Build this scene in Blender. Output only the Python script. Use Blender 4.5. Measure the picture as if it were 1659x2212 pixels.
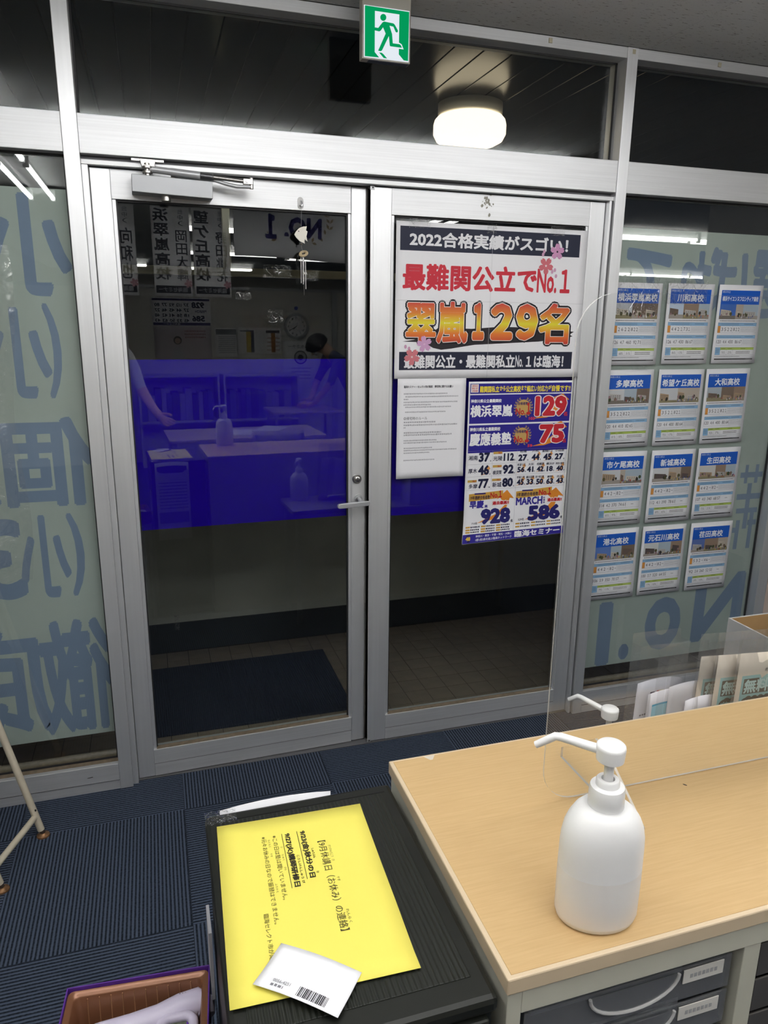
import bpy, bmesh, math, random
from mathutils import Vector, Matrix
R = math.radians
PI = math.pi
rnd = random.Random(7)
for _o in list(bpy.data.objects):
    bpy.data.objects.remove(_o)
SC = bpy.context.scene
COL = SC.collection

# ------------------------------------------------------------------ camera
CAM = Vector((-0.6988, -2.3626, 1.5635))
YAW, PITCH, ROLL, FPX = 0.3054, 0.2523, 0.0116, 1571.97
_f = Vector((math.sin(YAW) * math.cos(PITCH), math.cos(YAW) * math.cos(PITCH), -math.sin(PITCH)))
_r = Vector((math.cos(YAW), -math.sin(YAW), 0))
_u = _r.cross(_f)
_r2 = math.cos(ROLL) * _r + math.sin(ROLL) * _u
_u2 = -math.sin(ROLL) * _r + math.cos(ROLL) * _u
cam_data = bpy.data.cameras.new('camera')
cam_data.sensor_fit = 'HORIZONTAL'
cam_data.sensor_width = 36.0
cam_data.lens = FPX / 1659.0 * 36.0
cam_data.clip_start = 0.02
cam = bpy.data.objects.new('camera', cam_data)
COL.objects.link(cam)
_m = Matrix((_r2, _u2, -_f)).transposed().to_4x4()
_m.translation = CAM
cam.matrix_world = _m
SC.camera = cam

# ------------------------------------------------------------------ world, exposure
W = bpy.data.worlds.new('night')
SC.world = W
W.use_nodes = True
W.node_tree.nodes['Background'].inputs[0].default_value = (0.010, 0.013, 0.020, 1)
W.node_tree.nodes['Background'].inputs[1].default_value = 0.35
SC.view_settings.view_transform = 'Standard'
SC.view_settings.look = 'None'
SC.view_settings.gamma = 1.0
SC.view_settings.use_curve_mapping = False
SC.view_settings.exposure = 0.40
SC.cycles.transparent_max_bounces = 14
SC.cycles.max_bounces = 6
SC.cycles.diffuse_bounces = 3
SC.cycles.glossy_bounces = 3
SC.cycles.use_light_tree = False
SC.cycles.caustics_reflective = False
SC.cycles.caustics_refractive = False
TUBE_POWER = 15.0          # radiance of the room's fluorescent tubes
OUT_LAMP = 1.6             # radiance of the walkway lamp

# ------------------------------------------------------------------ materials
MATS = {}
def srgb(r, g, b):
    def c(v):
        v /= 255.0
        return v / 12.92 if v <= 0.04045 else ((v + 0.055) / 1.055) ** 2.4
    return (c(r), c(g), c(b))

def mat(name, color=(.8, .8, .8), rough=.5, metal=0.0, spec=.5, noise=0.0, nscale=40.0, stretch=(1, 1, 1),
        bump=0.0, bscale=None, coat=0.0, emis=None, estr=0.0):
    if name in MATS:
        return MATS[name]
    m = bpy.data.materials.new(name)
    m.use_nodes = True
    nt = m.node_tree
    b = nt.nodes['Principled BSDF']
    b.inputs['Base Color'].default_value = (*color, 1)
    b.inputs['Roughness'].default_value = rough
    b.inputs['Metallic'].default_value = metal
    b.inputs['Specular IOR Level'].default_value = spec
    if coat:
        b.inputs['Coat Weight'].default_value = coat
        b.inputs['Coat Roughness'].default_value = .04
    if emis:
        b.inputs['Emission Color'].default_value = (*emis, 1)
        b.inputs['Emission Strength'].default_value = estr
    if noise or bump:
        tc = nt.nodes.new('ShaderNodeTexCoord')
        mp = nt.nodes.new('ShaderNodeMapping')
        mp.inputs['Scale'].default_value = stretch
        nt.links.new(tc.outputs['Object'], mp.inputs['Vector'])
        nz = nt.nodes.new('ShaderNodeTexNoise')
        nz.inputs['Scale'].default_value = nscale
        nz.inputs['Detail'].default_value = 5
        nt.links.new(mp.outputs['Vector'], nz.inputs['Vector'])
        if noise:
            mr = nt.nodes.new('ShaderNodeMapRange')
            mr.inputs['From Min'].default_value = .3
            mr.inputs['From Max'].default_value = .7
            mr.inputs['To Min'].default_value = 1 - noise
            mr.inputs['To Max'].default_value = 1 + noise
            nt.links.new(nz.outputs['Fac'], mr.inputs['Value'])
            mx = nt.nodes.new('ShaderNodeVectorMath')
            mx.operation = 'SCALE'
            mx.inputs[0].default_value = color
            nt.links.new(mr.outputs['Result'], mx.inputs['Scale'])
            nt.links.new(mx.outputs['Vector'], b.inputs['Base Color'])
        if bump:
            bn = nt.nodes.new('ShaderNodeBump')
            bn.inputs['Strength'].default_value = bump
            bn.inputs['Distance'].default_value = .002
            if bscale:
                n2 = nt.nodes.new('ShaderNodeTexNoise')
                n2.inputs['Scale'].default_value = bscale
                n2.inputs['Detail'].default_value = 4
                nt.links.new(mp.outputs['Vector'], n2.inputs['Vector'])
                nt.links.new(n2.outputs['Fac'], bn.inputs['Height'])
            else:
                nt.links.new(nz.outputs['Fac'], bn.inputs['Height'])
            nt.links.new(bn.outputs['Normal'], b.inputs['Normal'])
    MATS[name] = m
    return m

def glass(name, tint=(.93, .96, .95), f0=.04, rough=0.0, bump=0.0, bscale=30.0, haze=0.0, hcol=(.8, .8, .8)):
    """thin clear sheet: straight-through transparency plus Fresnel reflection, the same for every ray"""
    if name in MATS:
        return MATS[name]
    m = bpy.data.materials.new(name)
    m.use_nodes = True
    nt = m.node_tree
    nt.nodes.clear()
    out = nt.nodes.new('ShaderNodeOutputMaterial')
    tr = nt.nodes.new('ShaderNodeBsdfTransparent')
    tr.inputs[0].default_value = (*tint, 1)
    gl = nt.nodes.new('ShaderNodeBsdfGlossy')
    gl.inputs['Roughness'].default_value = rough
    gl.inputs['Color'].default_value = (1, 1, 1, 1)
    ge = nt.nodes.new('ShaderNodeNewGeometry')
    nrm = ge.outputs['Normal']
    if bump:
        tc = nt.nodes.new('ShaderNodeTexCoord')
        nz = nt.nodes.new('ShaderNodeTexNoise')
        nz.inputs['Scale'].default_value = bscale
        nz.inputs['Detail'].default_value = 3
        nz.inputs['Distortion'].default_value = 1.2
        nt.links.new(tc.outputs['Object'], nz.inputs['Vector'])
        bn = nt.nodes.new('ShaderNodeBump')
        bn.inputs['Strength'].default_value = bump
        bn.inputs['Distance'].default_value = .02
        nt.links.new(nz.outputs['Fac'], bn.inputs['Height'])
        nt.links.new(bn.outputs['Normal'], gl.inputs['Normal'])
        nrm = bn.outputs['Normal']
    dt = nt.nodes.new('ShaderNodeVectorMath')
    dt.operation = 'DOT_PRODUCT'
    nt.links.new(nrm, dt.inputs[0])
    nt.links.new(ge.outputs['Incoming'], dt.inputs[1])
    def mth(op, a, bv=None):
        n = nt.nodes.new('ShaderNodeMath')
        n.operation = op
        if isinstance(a, (int, float)):
            n.inputs[0].default_value = a
        else:
            nt.links.new(a, n.inputs[0])
        if bv is not None:
            if isinstance(bv, (int, float)):
                n.inputs[1].default_value = bv
            else:
                nt.links.new(bv, n.inputs[1])
        return n.outputs[0]
    c = mth('ABSOLUTE', dt.outputs['Value'])
    k = mth('POWER', mth('SUBTRACT', 1.0, c), 5.0)
    fr = mth('ADD', mth('MULTIPLY', k, 1 - f0), f0)
    mix = nt.nodes.new('ShaderNodeMixShader')
    nt.links.new(fr, mix.inputs[0])
    nt.links.new(tr.outputs[0], mix.inputs[1])
    nt.links.new(gl.outputs[0], mix.inputs[2])
    last = mix.outputs[0]
    if haze:
        df = nt.nodes.new('ShaderNodeBsdfDiffuse')
        df.inputs[0].default_value = (*hcol, 1)
        m2 = nt.nodes.new('ShaderNodeMixShader')
        m2.inputs[0].default_value = haze
        nt.links.new(last, m2.inputs[1])
        nt.links.new(df.outputs[0], m2.inputs[2])
        last = m2.outputs[0]
    nt.links.new(last, out.inputs[0])
    MATS[name] = m
    return m

def emit(name, color, strength):
    if name in MATS:
        return MATS[name]
    m = bpy.data.materials.new(name)
    m.use_nodes = True
    nt = m.node_tree
    nt.nodes.clear()
    out = nt.nodes.new('ShaderNodeOutputMaterial')
    e = nt.nodes.new('ShaderNodeEmission')
    e.inputs[0].default_value = (*color, 1)
    e.inputs[1].default_value = strength
    nt.links.new(e.outputs[0], out.inputs[0])
    MATS[name] = m
    return m

def ink(rgb):
    n = 'ink_%d_%d_%d' % rgb
    return mat(n, srgb(*rgb), rough=.55, spec=.3)

ALU = mat('aluminium', (.80, .81, .825), rough=.46, metal=.75, noise=.03, nscale=6, stretch=(14, 14, .25), bump=.01, bscale=60)
ALUH = mat('aluminium_rail', (.72, .73, .745), rough=.50, metal=.65, noise=.06, nscale=5, stretch=(.6, 1, 40), bump=.02, bscale=60)
ALUD = mat('aluminium_gap', (.16, .16, .17), rough=.6, metal=.3)
RUBBER = mat('gasket', (.02, .02, .022), rough=.6)
CHROME = mat('chrome', (.75, .75, .76), rough=.18, metal=1.0)
STEEL = mat('satin_steel', (.40, .39, .375), rough=.3, metal=1.0)
SILVER = mat('silver_paint', (.50, .51, .53), rough=.38, metal=.45)
GLASS = glass('window_glass', (.93, .96, .95), .05)
ACRYL = glass('acrylic_sheet', (.98, .985, .985), .035)
ACRYLE = glass('acrylic_edge', (.9, .9, .9), .1, haze=.55, hcol=(.75, .75, .74))
TAPE = glass('clear_tape', (.965, .965, .965), .05, rough=.06, bump=1.0, bscale=42)
PLASTIC = glass('clear_plastic_film', (.965, .97, .965), .05, rough=.07, bump=.8, bscale=14, haze=.03)
POCKET = glass('clear_pocket', (.95, .95, .95), .07, rough=.04, bump=.25, bscale=14, haze=.05)
PAPER = mat('white_paper', srgb(236, 236, 240), rough=.7, spec=.25)
BLACKPL = mat('black_plastic', srgb(26, 28, 24), rough=.45, spec=.4)
WHITEPL = mat('white_plastic', (.85, .85, .85), rough=.28)

# ------------------------------------------------------------------ mesh helpers
class MB:
    def __init__(s):
        s.v = []
        s.f = []
    def add(s, vs, fs):
        o = len(s.v)
        s.v += [tuple(p) for p in vs]
        s.f += [tuple(i + o for i in f) for f in fs]
        return s
    def box(s, x0, x1, y0, y1, z0, z1):
        return s.add([(x0, y0, z0), (x1, y0, z0), (x1, y1, z0), (x0, y1, z0), (x0, y0, z1), (x1, y0, z1), (x1, y1, z1), (x0, y1, z1)],
                     [(0, 3, 2, 1), (4, 5, 6, 7), (0, 1, 5, 4), (1, 2, 6, 5), (2, 3, 7, 6), (3, 0, 4, 7)])
    def cyl(s, p0, p1, r0, r1=None, n=16, caps=True):
        r1 = r0 if r1 is None else r1
        p0, p1 = Vector(p0), Vector(p1)
        d = (p1 - p0).normalized()
        a = d.orthogonal().normalized()
        b = d.cross(a)
        vs = []
        for p, r in ((p0, r0), (p1, r1)):
            for i in range(n):
                t = 2 * PI * i / n
                vs.append(p + r * (math.cos(t) * a + math.sin(t) * b))
        fs = [(i, (i + 1) % n, n + (i + 1) % n, n + i) for i in range(n)]
        if caps:
            fs += [tuple(range(n - 1, -1, -1)), tuple(range(n, 2 * n))]
        return s.add(vs, fs)
    def lathe(s, prof, n=28, c=(0, 0, 0), sx=1.0, sy=1.0, rot=0.0, cap=True):
        vs, fs = [], []
        ca, sa = math.cos(rot), math.sin(rot)
        for r, z in prof:
            for i in range(n):
                t = 2 * PI * i / n
                x, y = r * math.cos(t) * sx, r * math.sin(t) * sy
                vs.append((c[0] + x * ca - y * sa, c[1] + x * sa + y * ca, c[2] + z))
        k = len(prof)
        for j in range(k - 1):
            for i in range(n):
                fs.append((j * n + i, j * n + (i + 1) % n, (j + 1) * n + (i + 1) % n, (j + 1) * n + i))
        if cap:
            fs += [tuple(range(n - 1, -1, -1)), tuple(range((k - 1) * n, k * n))]
        return s.add(vs, fs)
    def tube(s, path, r, n=10, rs=None):
        path = [Vector(p) for p in path]
        k = len(path)
        up = None
        vs, fs = [], []
        for j, p in enumerate(path):
            d = (path[min(j + 1, k - 1)] - path[max(j - 1, 0)]).normalized()
            if up is None:
                up = d.orthogonal().normalized()
            up = (up - d * up.dot(d)).normalized()
            b = d.cross(up)
            rr = rs[j] if rs else r
            for i in range(n):
                t = 2 * PI * i / n
                vs.append(p + rr * (math.cos(t) * up + math.sin(t) * b))
        for j in range(k - 1):
            for i in range(n):
                fs.append((j * n + i, j * n + (i + 1) % n, (j + 1) * n + (i + 1) % n, (j + 1) * n + i))
        fs += [tuple(range(n - 1, -1, -1)), tuple(range((k - 1) * n, k * n))]
        return s.add(vs, fs)
    def prism(s, poly, a0, a1, axis='z'):
        """polygon extruded along an axis; poly coordinates are the other two axes in x, y, z order"""
        n = len(poly)
        def pt(p, a):
            return {'x': (a, p[0], p[1]), 'y': (p[0], a, p[1]), 'z': (p[0], p[1], a)}[axis]
        vs = [pt(p, a0) for p in poly] + [pt(p, a1) for p in poly]
        fs = [tuple(range(n - 1, -1, -1)), tuple(range(n, 2 * n))] + [(i, (i + 1) % n, n + (i + 1) % n, n + i) for i in range(n)]
        return s.add(vs, fs)
    def sphere(s, c, r, n=16, m=10, sc=(1, 1, 1)):
        prof = [(max(1e-5, r * math.sin(PI * j / m)), -r * math.cos(PI * j / m)) for j in range(m + 1)]
        o = len(s.v)
        s.lathe(prof, n)
        for i in range(o, len(s.v)):
            x, y, z = s.v[i]
            s.v[i] = (c[0] + x * sc[0], c[1] + y * sc[1], c[2] + z * sc[2])
        return s
    def grid(s, nx, ny, fn):
        vs = [fn(i / nx, j / ny) for j in range(ny + 1) for i in range(nx + 1)]
        fs = [(j * (nx + 1) + i, j * (nx + 1) + i + 1, (j + 1) * (nx + 1) + i + 1, (j + 1) * (nx + 1) + i) for j in range(ny) for i in range(nx)]
        return s.add(vs, fs)
    def xf(s, fn):
        s.v = [tuple(fn(*p)) for p in s.v]
        return s
    def mesh(s, name):
        me = bpy.data.meshes.new(name)
        me.from_pydata(s.v, [], s.f)
        me.update()
        return me
    def build(s, name, m, parent=None, smooth=False, bevel=0.0, seg=2):
        me = s.mesh(name)
        me.materials.append(m)
        o = bpy.data.objects.new(name, me)
        COL.objects.link(o)
        o.parent = parent
        if smooth:
            for p in me.polygons:
                p.use_smooth = True
            try:
                me.set_sharp_from_angle(angle=R(42))
            except Exception:
                pass
        if bevel:
            md = o.modifiers.new('bevel', 'BEVEL')
            md.width = bevel
            md.segments = seg
            md.limit_method = 'ANGLE'
            md.angle_limit = R(40)
        return o

def tag(o, label, cat, group=None, kind=None):
    o['label'] = label
    if cat:
        o['category'] = cat
    if group:
        o['group'] = group
    if kind:
        o['kind'] = kind
    return o

def empty(name, loc=(0, 0, 0), rot=(0, 0, 0), label=None, cat=None, group=None, kind=None, matrix=None):
    o = bpy.data.objects.new(name, None)
    o.empty_display_size = .05
    COL.objects.link(o)
    if matrix is not None:
        o.matrix_world = matrix
    else:
        o.location = loc
        o.rotation_euler = rot
    if label:
        tag(o, label, cat, group, kind)
    return o

def B(name, box, m, parent=None, bevel=0.0):
    return MB().box(*box).build(name, m, parent, bevel=bevel)

# text: flat outlines of the bundled typeface
_TC = {}
def glyphs(s, bold=0.0, res=2):
    """outline of a string; bold = stroke spread in em, made by overlapping shifted copies"""
    k = (s, round(bold, 4), res)
    if k in _TC:
        return _TC[k]
    k0 = (s, 0.0, res)
    if k0 not in _TC:
        c = bpy.data.curves.new('t', 'FONT')
        c.body = s
        c.size = 1
        c.resolution_u = res
        o = bpy.data.objects.new('t', c)
        me = bpy.data.meshes.new_from_object(o)
        _TC[k0] = ([(v.co.x, v.co.y) for v in me.vertices], [tuple(p.vertices) for p in me.polygons])
        bpy.data.objects.remove(o)
        bpy.data.curves.remove(c)
        bpy.data.meshes.remove(me)
    vs, fs = _TC[k0]
    if bold > 0 and vs:
        n = 4 if bold < .025 else (8 if bold < .05 else 14)
        V, F = list(vs), list(fs)
        for q in range(n):
            a = 2 * PI * (q + .5) / n
            o_ = len(V)
            V += [(x + bold * math.cos(a), y + bold * math.sin(a)) for x, y in vs]
            F += [tuple(i + o_ for i in f) for f in fs]
        vs, fs = V, F
    _TC[k] = (vs, fs)
    return vs, fs

def fit_text(s, x0, y0, x1, y1, bold=0.0, mirror=False, res=2, keep=False):
    """text stretched into the box (left, top, right, bottom)"""
    vs, fs = glyphs(s, bold, res)
    if not vs:
        return [], []
    ax, bx = min(v[0] for v in vs), max(v[0] for v in vs)
    ay, by = min(v[1] for v in vs), max(v[1] for v in vs)
    lo, hi = min(y0, y1), max(y0, y1)
    sx = (x1 - x0) / max(bx - ax, 1e-6)
    sy = (hi - lo) / max(by - ay, 1e-6)
    if keep:
        sy = min(sy, sx * 1.6)
    out = []
    n0 = len(glyphs(s, 0.0, res)[0])
    for q, (x, y) in enumerate(vs):
        X = x0 + (x - ax) * sx
        if mirror:
            X = x1 - (x - ax) * sx
        out.append((X, lo + (y - ay) * sy, (q // n0) * 1.1e-5))
    if mirror:
        fs = [tuple(reversed(f)) for f in fs]
    return out, fs

class Sheet:
    """a printed sheet: paper plus flat print, in millimetres about its centre"""
    def __init__(s, name, w, h, label, cat, group, matrix, paper=PAPER, deform=None, nx=8, ny=10, mirror=False, thick=.0003):
        s.e = empty(name, matrix=matrix, label=label, cat=cat, group=group)
        s.d = deform
        s.L = {}
        s.n = 0
        s.div = 8 if w < 150 else 40
        w, h = w / 1000, h / 1000
        mb = MB().grid(nx, ny, lambda u, v: s.pt((u - .5) * w, (v - .5) * h, 0))
        s.paper = mb.build('paper', paper, s.e, smooth=True)
        if thick:
            md = s.paper.modifiers.new('solid', 'SOLIDIFY')
            md.thickness = thick
            md.offset = -1
    def pt(s, x, y, z):
        if s.d:
            dx, dy, dz = s.d(x, y)
            return (x + dx, y + dy, z + dz)
        return (x, y, z)
    def put(s, vs, fs, key, layer, part):
        if not vs:
            return
        ext = min(max(v[0] for v in vs) - min(v[0] for v in vs), max(v[1] for v in vs) - min(v[1] for v in vs))
        s.n += 1
        k = (part, key, layer, s.n if ext > 9 else 0)
        if k not in s.L:
            s.L[k] = MB()
        z = .0002 + layer * .00018
        s.L[k].add([s.pt(p[0] / 1000, p[1] / 1000, z + (p[2] if len(p) > 2 else 0)) for p in vs], fs)
    def rect(s, x0, y0, x1, y1, c, layer=0, part='print_block'):
        a, b = min(x0, x1), max(x0, x1)
        lo, hi = min(y0, y1), max(y0, y1)
        n = max(1, int((b - a) / s.div)) if s.d else 1
        k = max(1, int((hi - lo) / s.div)) if s.d else 1
        vs = [(a + (b - a) * i / n, lo + (hi - lo) * j / k) for j in range(k + 1) for i in range(n + 1)]
        fs = [(j * (n + 1) + i, j * (n + 1) + i + 1, (j + 1) * (n + 1) + i + 1, (j + 1) * (n + 1) + i) for j in range(k) for i in range(n)]
        s.put(vs, fs, c, layer, part)
    def poly(s, pts, c, layer=0, part='print_block'):
        a = sum(pts[i][0] * pts[(i + 1) % len(pts)][1] - pts[(i + 1) % len(pts)][0] * pts[i][1] for i in range(len(pts)))
        if a < 0:
            pts = list(reversed(pts))
        s.put(pts, [tuple(range(len(pts)))], c, layer, part)
    def disc(s, x, y, r, c, layer=0, part='print_block', n=20, ry=None):
        s.poly([(x + r * math.cos(2 * PI * i / n), y + (ry or r) * math.sin(2 * PI * i / n)) for i in range(n)], c, layer, part)
    def text(s, t, x0, y0, x1, y1, c, bold=.015, layer=2, part='lettering', keep=False):
        vs, fs = fit_text(t, x0, y0, x1, y1, bold, keep=keep)
        s.put(vs, fs, c, layer, part)
    def bar(s, x0, y0, x1, y1, c, layer=1, part='small_print', seed=0):
        """a line of print too small to read: a row of dashes"""
        g = random.Random(seed + int(x0 * 7) + int(y0 * 13))
        x = min(x0, x1)
        hi, lo = max(y0, y1), min(y0, y1)
        h = hi - lo
        while x < max(x0, x1):
            w = h * (.5 + .5 * g.random())
            s.rect(x, lo + h * .15 * g.random(), min(x + w, max(x0, x1)), hi - h * .15 * g.random(), c, layer, part)
            x += w + h * .35
    def done(s):
        for (part, key, layer, one), mb in s.L.items():
            m = key if isinstance(key, bpy.types.Material) else ink(key)
            o = mb.build(part, m, s.e)
            if not one:
                o['kind'] = 'stuff'          # fine print, too small to pick apart
        return s.e

def wallm(x, y, z, ang=0.0, back=False):
    """sheet frame: local x right, local y up, local z towards the room (-y), or towards +y when back"""
    return Matrix.Translation((x, y, z)) @ Matrix.Rotation(PI if back else 0, 4, 'Z') @ Matrix.Rotation(PI / 2, 4, 'X') @ Matrix.Rotation(R(ang), 4, 'Z')

# ================================================================== STRUCTURE
ZC = 2.466                      # ceiling height
TB, TT, HB = 2.017, 2.119, 2.433  # transom bar bottom / top, head bottom

# ---- carpet material: ribs run along local y
def carpet_mat():
    m = bpy.data.materials.new('ribbed_navy_carpet')
    m.use_nodes = True
    nt = m.node_tree
    b = nt.nodes['Principled BSDF']
    b.inputs['Roughness'].default_value = .95
    b.inputs['Specular IOR Level'].default_value = .12
    tc = nt.nodes.new('ShaderNodeTexCoord')
    sp = nt.nodes.new('ShaderNodeSeparateXYZ')
    nt.links.new(tc.outputs['Object'], sp.inputs[0])
    nz = nt.nodes.new('ShaderNodeTexNoise')
    nz.inputs['Scale'].default_value = 160
    nz.inputs['Detail'].default_value = 3
    nt.links.new(tc.outputs['Object'], nz.inputs['Vector'])
    mu = nt.nodes.new('ShaderNodeMath'); mu.operation = 'MULTIPLY'; mu.inputs[1].default_value = 2 * PI / .0104
    nt.links.new(sp.outputs['X'], mu.inputs[0])
    sn = nt.nodes.new('ShaderNodeMath'); sn.operation = 'SINE'
    nt.links.new(mu.outputs[0], sn.inputs[0])
    ad = nt.nodes.new('ShaderNodeMath'); ad.operation = 'MULTIPLY_ADD'; ad.inputs[1].default_value = 1.5; ad.inputs[2].default_value = -.75
    nt.links.new(nz.outputs['Fac'], ad.inputs[0])
    sm = nt.nodes.new('ShaderNodeMath'); sm.operation = 'ADD'
    nt.links.new(sn.outputs[0], sm.inputs[0]); nt.links.new(ad.outputs[0], sm.inputs[1])
    cr = nt.nodes.new('ShaderNodeValToRGB')
    e = cr.color_ramp.elements
    e[0].position = .12; e[0].color = (*srgb(26, 31, 40), 1)
    e[1].position = .75; e[1].color = (*srgb(84, 95, 114), 1)
    mr = nt.nodes.new('ShaderNodeMapRange'); mr.inputs['From Min'].default_value = -1.4; mr.inputs['From Max'].default_value = 1.4
    nt.links.new(sm.outputs[0], mr.inputs['Value'])
    nt.links.new(mr.outputs[0], cr.inputs[0])
    nt.links.new(cr.outputs[0], b.inputs['Base Color'])
    bn = nt.nodes.new('ShaderNodeBump'); bn.inputs['Strength'].default_value = .8; bn.inputs['Distance'].default_value = .003
    nt.links.new(mr.outputs[0], bn.inputs['Height'])
    nt.links.new(bn.outputs[0], b.inputs['Normal'])
    return m
CARPET = carpet_mat()
SEAM = mat('floor_base', (.012, .015, .02), rough=.9)

floor = B('floor', (-2.3, 9.3, -12.2, .03, -.03, -.006), SEAM)
tag(floor, 'navy ribbed carpet tile floor in front of the glass doors', 'floor', kind='structure')
X0, Y0 = -.690, -.176
_tm = {}
def tile_mesh(w, h):
    k = (round(w, 3), round(h, 3))
    if k not in _tm:
        me = MB().box(-w / 2 + .0005, w / 2 - .0005, -h / 2 + .0005, h / 2 - .0005, -.006, 0).mesh('carpet_tile')
        me.materials.append(CARPET)
        _tm[k] = me
    return _tm[k]
for i in range(-4, 9):
    xa, xb = max(-2.3, X0 + .5 * i), min(3.2, X0 + .5 * (i + 1))
    if xb - xa < .02:
        continue
    for j in range(-1, 8):
        yb, ya = min(.03, Y0 - .5 * j), Y0 - .5 * (j + 1)
        along_y = (i + j) % 2 == 1
        w, h = xb - xa, yb - ya
        me = tile_mesh(w, h) if along_y else tile_mesh(h, w)
        o = bpy.data.objects.new('carpet_tile', me)
        COL.objects.link(o)
        o.parent = floor
        o.location = ((xa + xb) / 2, (ya + yb) / 2, 0)
        o.rotation_euler = (0, 0, 0 if along_y else PI / 2)
far = B('carpet_field', (-2.3, 9.3, -12.2, Y0 - 4.0, -.006, 0), CARPET, floor)

# ---- ceiling of speckled boards
def board_mat():
    m = bpy.data.materials.new('speckled_ceiling_board')
    m.use_nodes = True
    nt = m.node_tree
    b = nt.nodes['Principled BSDF']
    b.inputs['Roughness'].default_value = .9
    b.inputs['Specular IOR Level'].default_value = .1
    tc = nt.nodes.new('ShaderNodeTexCoord')
    def layer(scale, stretch, lo, hi):
        mp = nt.nodes.new('ShaderNodeMapping'); mp.inputs['Scale'].default_value = stretch
        nt.links.new(tc.outputs['Object'], mp.inputs['Vector'])
        n = nt.nodes.new('ShaderNodeTexNoise'); n.inputs['Scale'].default_value = scale; n.inputs['Detail'].default_value = 4; n.inputs['Roughness'].default_value = .7
        nt.links.new(mp.outputs[0], n.inputs['Vector'])
        r = nt.nodes.new('ShaderNodeMapRange'); r.inputs['From Min'].default_value = lo; r.inputs['From Max'].default_value = hi
        nt.links.new(n.outputs['Fac'], r.inputs['Value'])
        return r.outputs[0]
    a = layer(30, (1, 6.0, 1), .60, .66)
    c = layer(80, (1, 1.3, 1), .66, .70)
    mx = nt.nodes.new('ShaderNodeMath'); mx.operation = 'MAXIMUM'
    nt.links.new(a, mx.inputs[0]); nt.links.new(c, mx.inputs[1])
    mc = nt.nodes.new('ShaderNodeMix'); mc.data_type = 'RGBA'
    mc.inputs['A'].default_value = (.80, .82, .81, 1)
    mc.inputs['B'].default_value = (.16, .15, .14, 1)
    nt.links.new(mx.outputs[0], mc.inputs['Factor'])
    nt.links.new(mc.outputs['Result'], b.inputs['Base Color'])
    return m
BOARD = board_mat()
ceil = B('ceiling', (-2.3, 9.3, -12.2, .1, ZC + .012, ZC + .06), mat('ceiling_slab', (.3, .3, .3), .9))
tag(ceil, 'grey speckled ceiling boards above the glass front', 'ceiling', kind='structure')
_cm = {}
for i in range(-4, 3):
    for j in range(0, 6):
        xa, xb = max(-2.3, .957 + .91 * i), min(3.2, .957 + .91 * (i + 1))
        yb = -.0 - .455 * j
        w = xb - xa
        if w < .02:
            continue
        k = round(w, 3)
        if k not in _cm:
            me = MB().box(-w / 2 + .001, w / 2 - .001, -.2265, .2265, 0, .012).mesh('ceiling_board')
            me.materials.append(BOARD)
            _cm[k] = me
        o = bpy.data.objects.new('ceiling_board', _cm[k])
        COL.objects.link(o)
        o.parent = ceil
        o.location = ((xa + xb) / 2, yb - .2275, ZC)
B('ceiling_field', (-2.3, 9.3, -12.2, -2.73, ZC, ZC + .012), BOARD, ceil)
B('ceiling_field', (3.2, 9.3, -2.73, .0, ZC, ZC + .012), BOARD, ceil)

# ---- room walls
WALL = mat('painted_wall', srgb(188, 184, 176), rough=.8, noise=.03, nscale=3)
tag(B('wall_left', (-2.42, -2.3, -12.2, .1, -.03, ZC), WALL), 'plain off white wall left of the glass front', 'wall', kind='structure')
tag(B('wall_back', (-2.42, 9.42, -12.32, -12.2, -.03, ZC), WALL), 'far end wall of the classroom seen only in reflections', 'wall', kind='structure')
tag(B('wall_right', (9.3, 9.42, -12.2, -2.2, -.03, ZC), WALL), 'far side wall of the deep classroom', 'wall', kind='structure')
tag(B('wall_corner', (3.2, 9.42, -2.2, .1, -.03, ZC), WALL), 'off white wall block closing the room to the right', 'wall', kind='structure')
tag(B('wall_front', (1.805, 3.2, 0, .1, -.03, ZC), mat('pinkish_wall', srgb(196, 178, 168), .8)), 'pinkish wall right of the last window post', 'wall', kind='structure')

# ---- aluminium front: posts, head, bars, sills
def trim(n, label, boxes, m=ALU, bevel=.0015):
    e = empty('trim_%d' % n, label=label, cat='frame', kind='structure')
    for nm, bx in boxes:
        B(nm, bx, m, e, bevel)
    return e
trim(1, 'silver aluminium post between left window and left door', [('post', (-.896, -.854, 0, .10, 0, ZC))])
trim(2, 'silver aluminium post between right door and right window', [('post', (.879, .920, 0, .10, 0, ZC))])
trim(3, 'silver aluminium post at the far right of the right window', [('post', (1.753, 1.805, 0, .10, 0, ZC))])
trim(4, 'narrow silver head rail under the ceiling', [('rail', (-2.3, -.896, .003, .10, HB, ZC)), ('rail', (-.854, .879, .003, .10, HB, ZC)), ('rail', (.920, 1.753, .003, .10, HB, ZC))], ALUH)
t5 = trim(5, 'wide silver transom bar above the doors and windows', [('rail', (-2.3, -.896, .004, .10, TB, TT)), ('rail', (-.854, .879, .004, .10, TB, TT)), ('rail', (.920, 1.753, .004, .10, TB, TT))], ALUH)
B('door_head_groove', (-.854, .879, .032, .09, 2.003, TB), ALUD, t5)
B('door_head_strip', (-.854, .879, .013, .09, 1.991, 2.004), ALUH, t5, .001)
t6 = trim(6, 'silver door jamb left of the left door', [('jamb', (-.854, -.8365, .014, .09, 0, 1.991))])
t7 = trim(7, 'silver door jamb right of the right door', [('jamb', (.8645, .8735, .012, .09, 0, 1.991)), ('jamb_return', (.8735, .879, .028, .09, 0, 2.003))])
DUST = mat('dusty_ledge', srgb(128, 114, 96), rough=.9, noise=.2, nscale=60)
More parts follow.
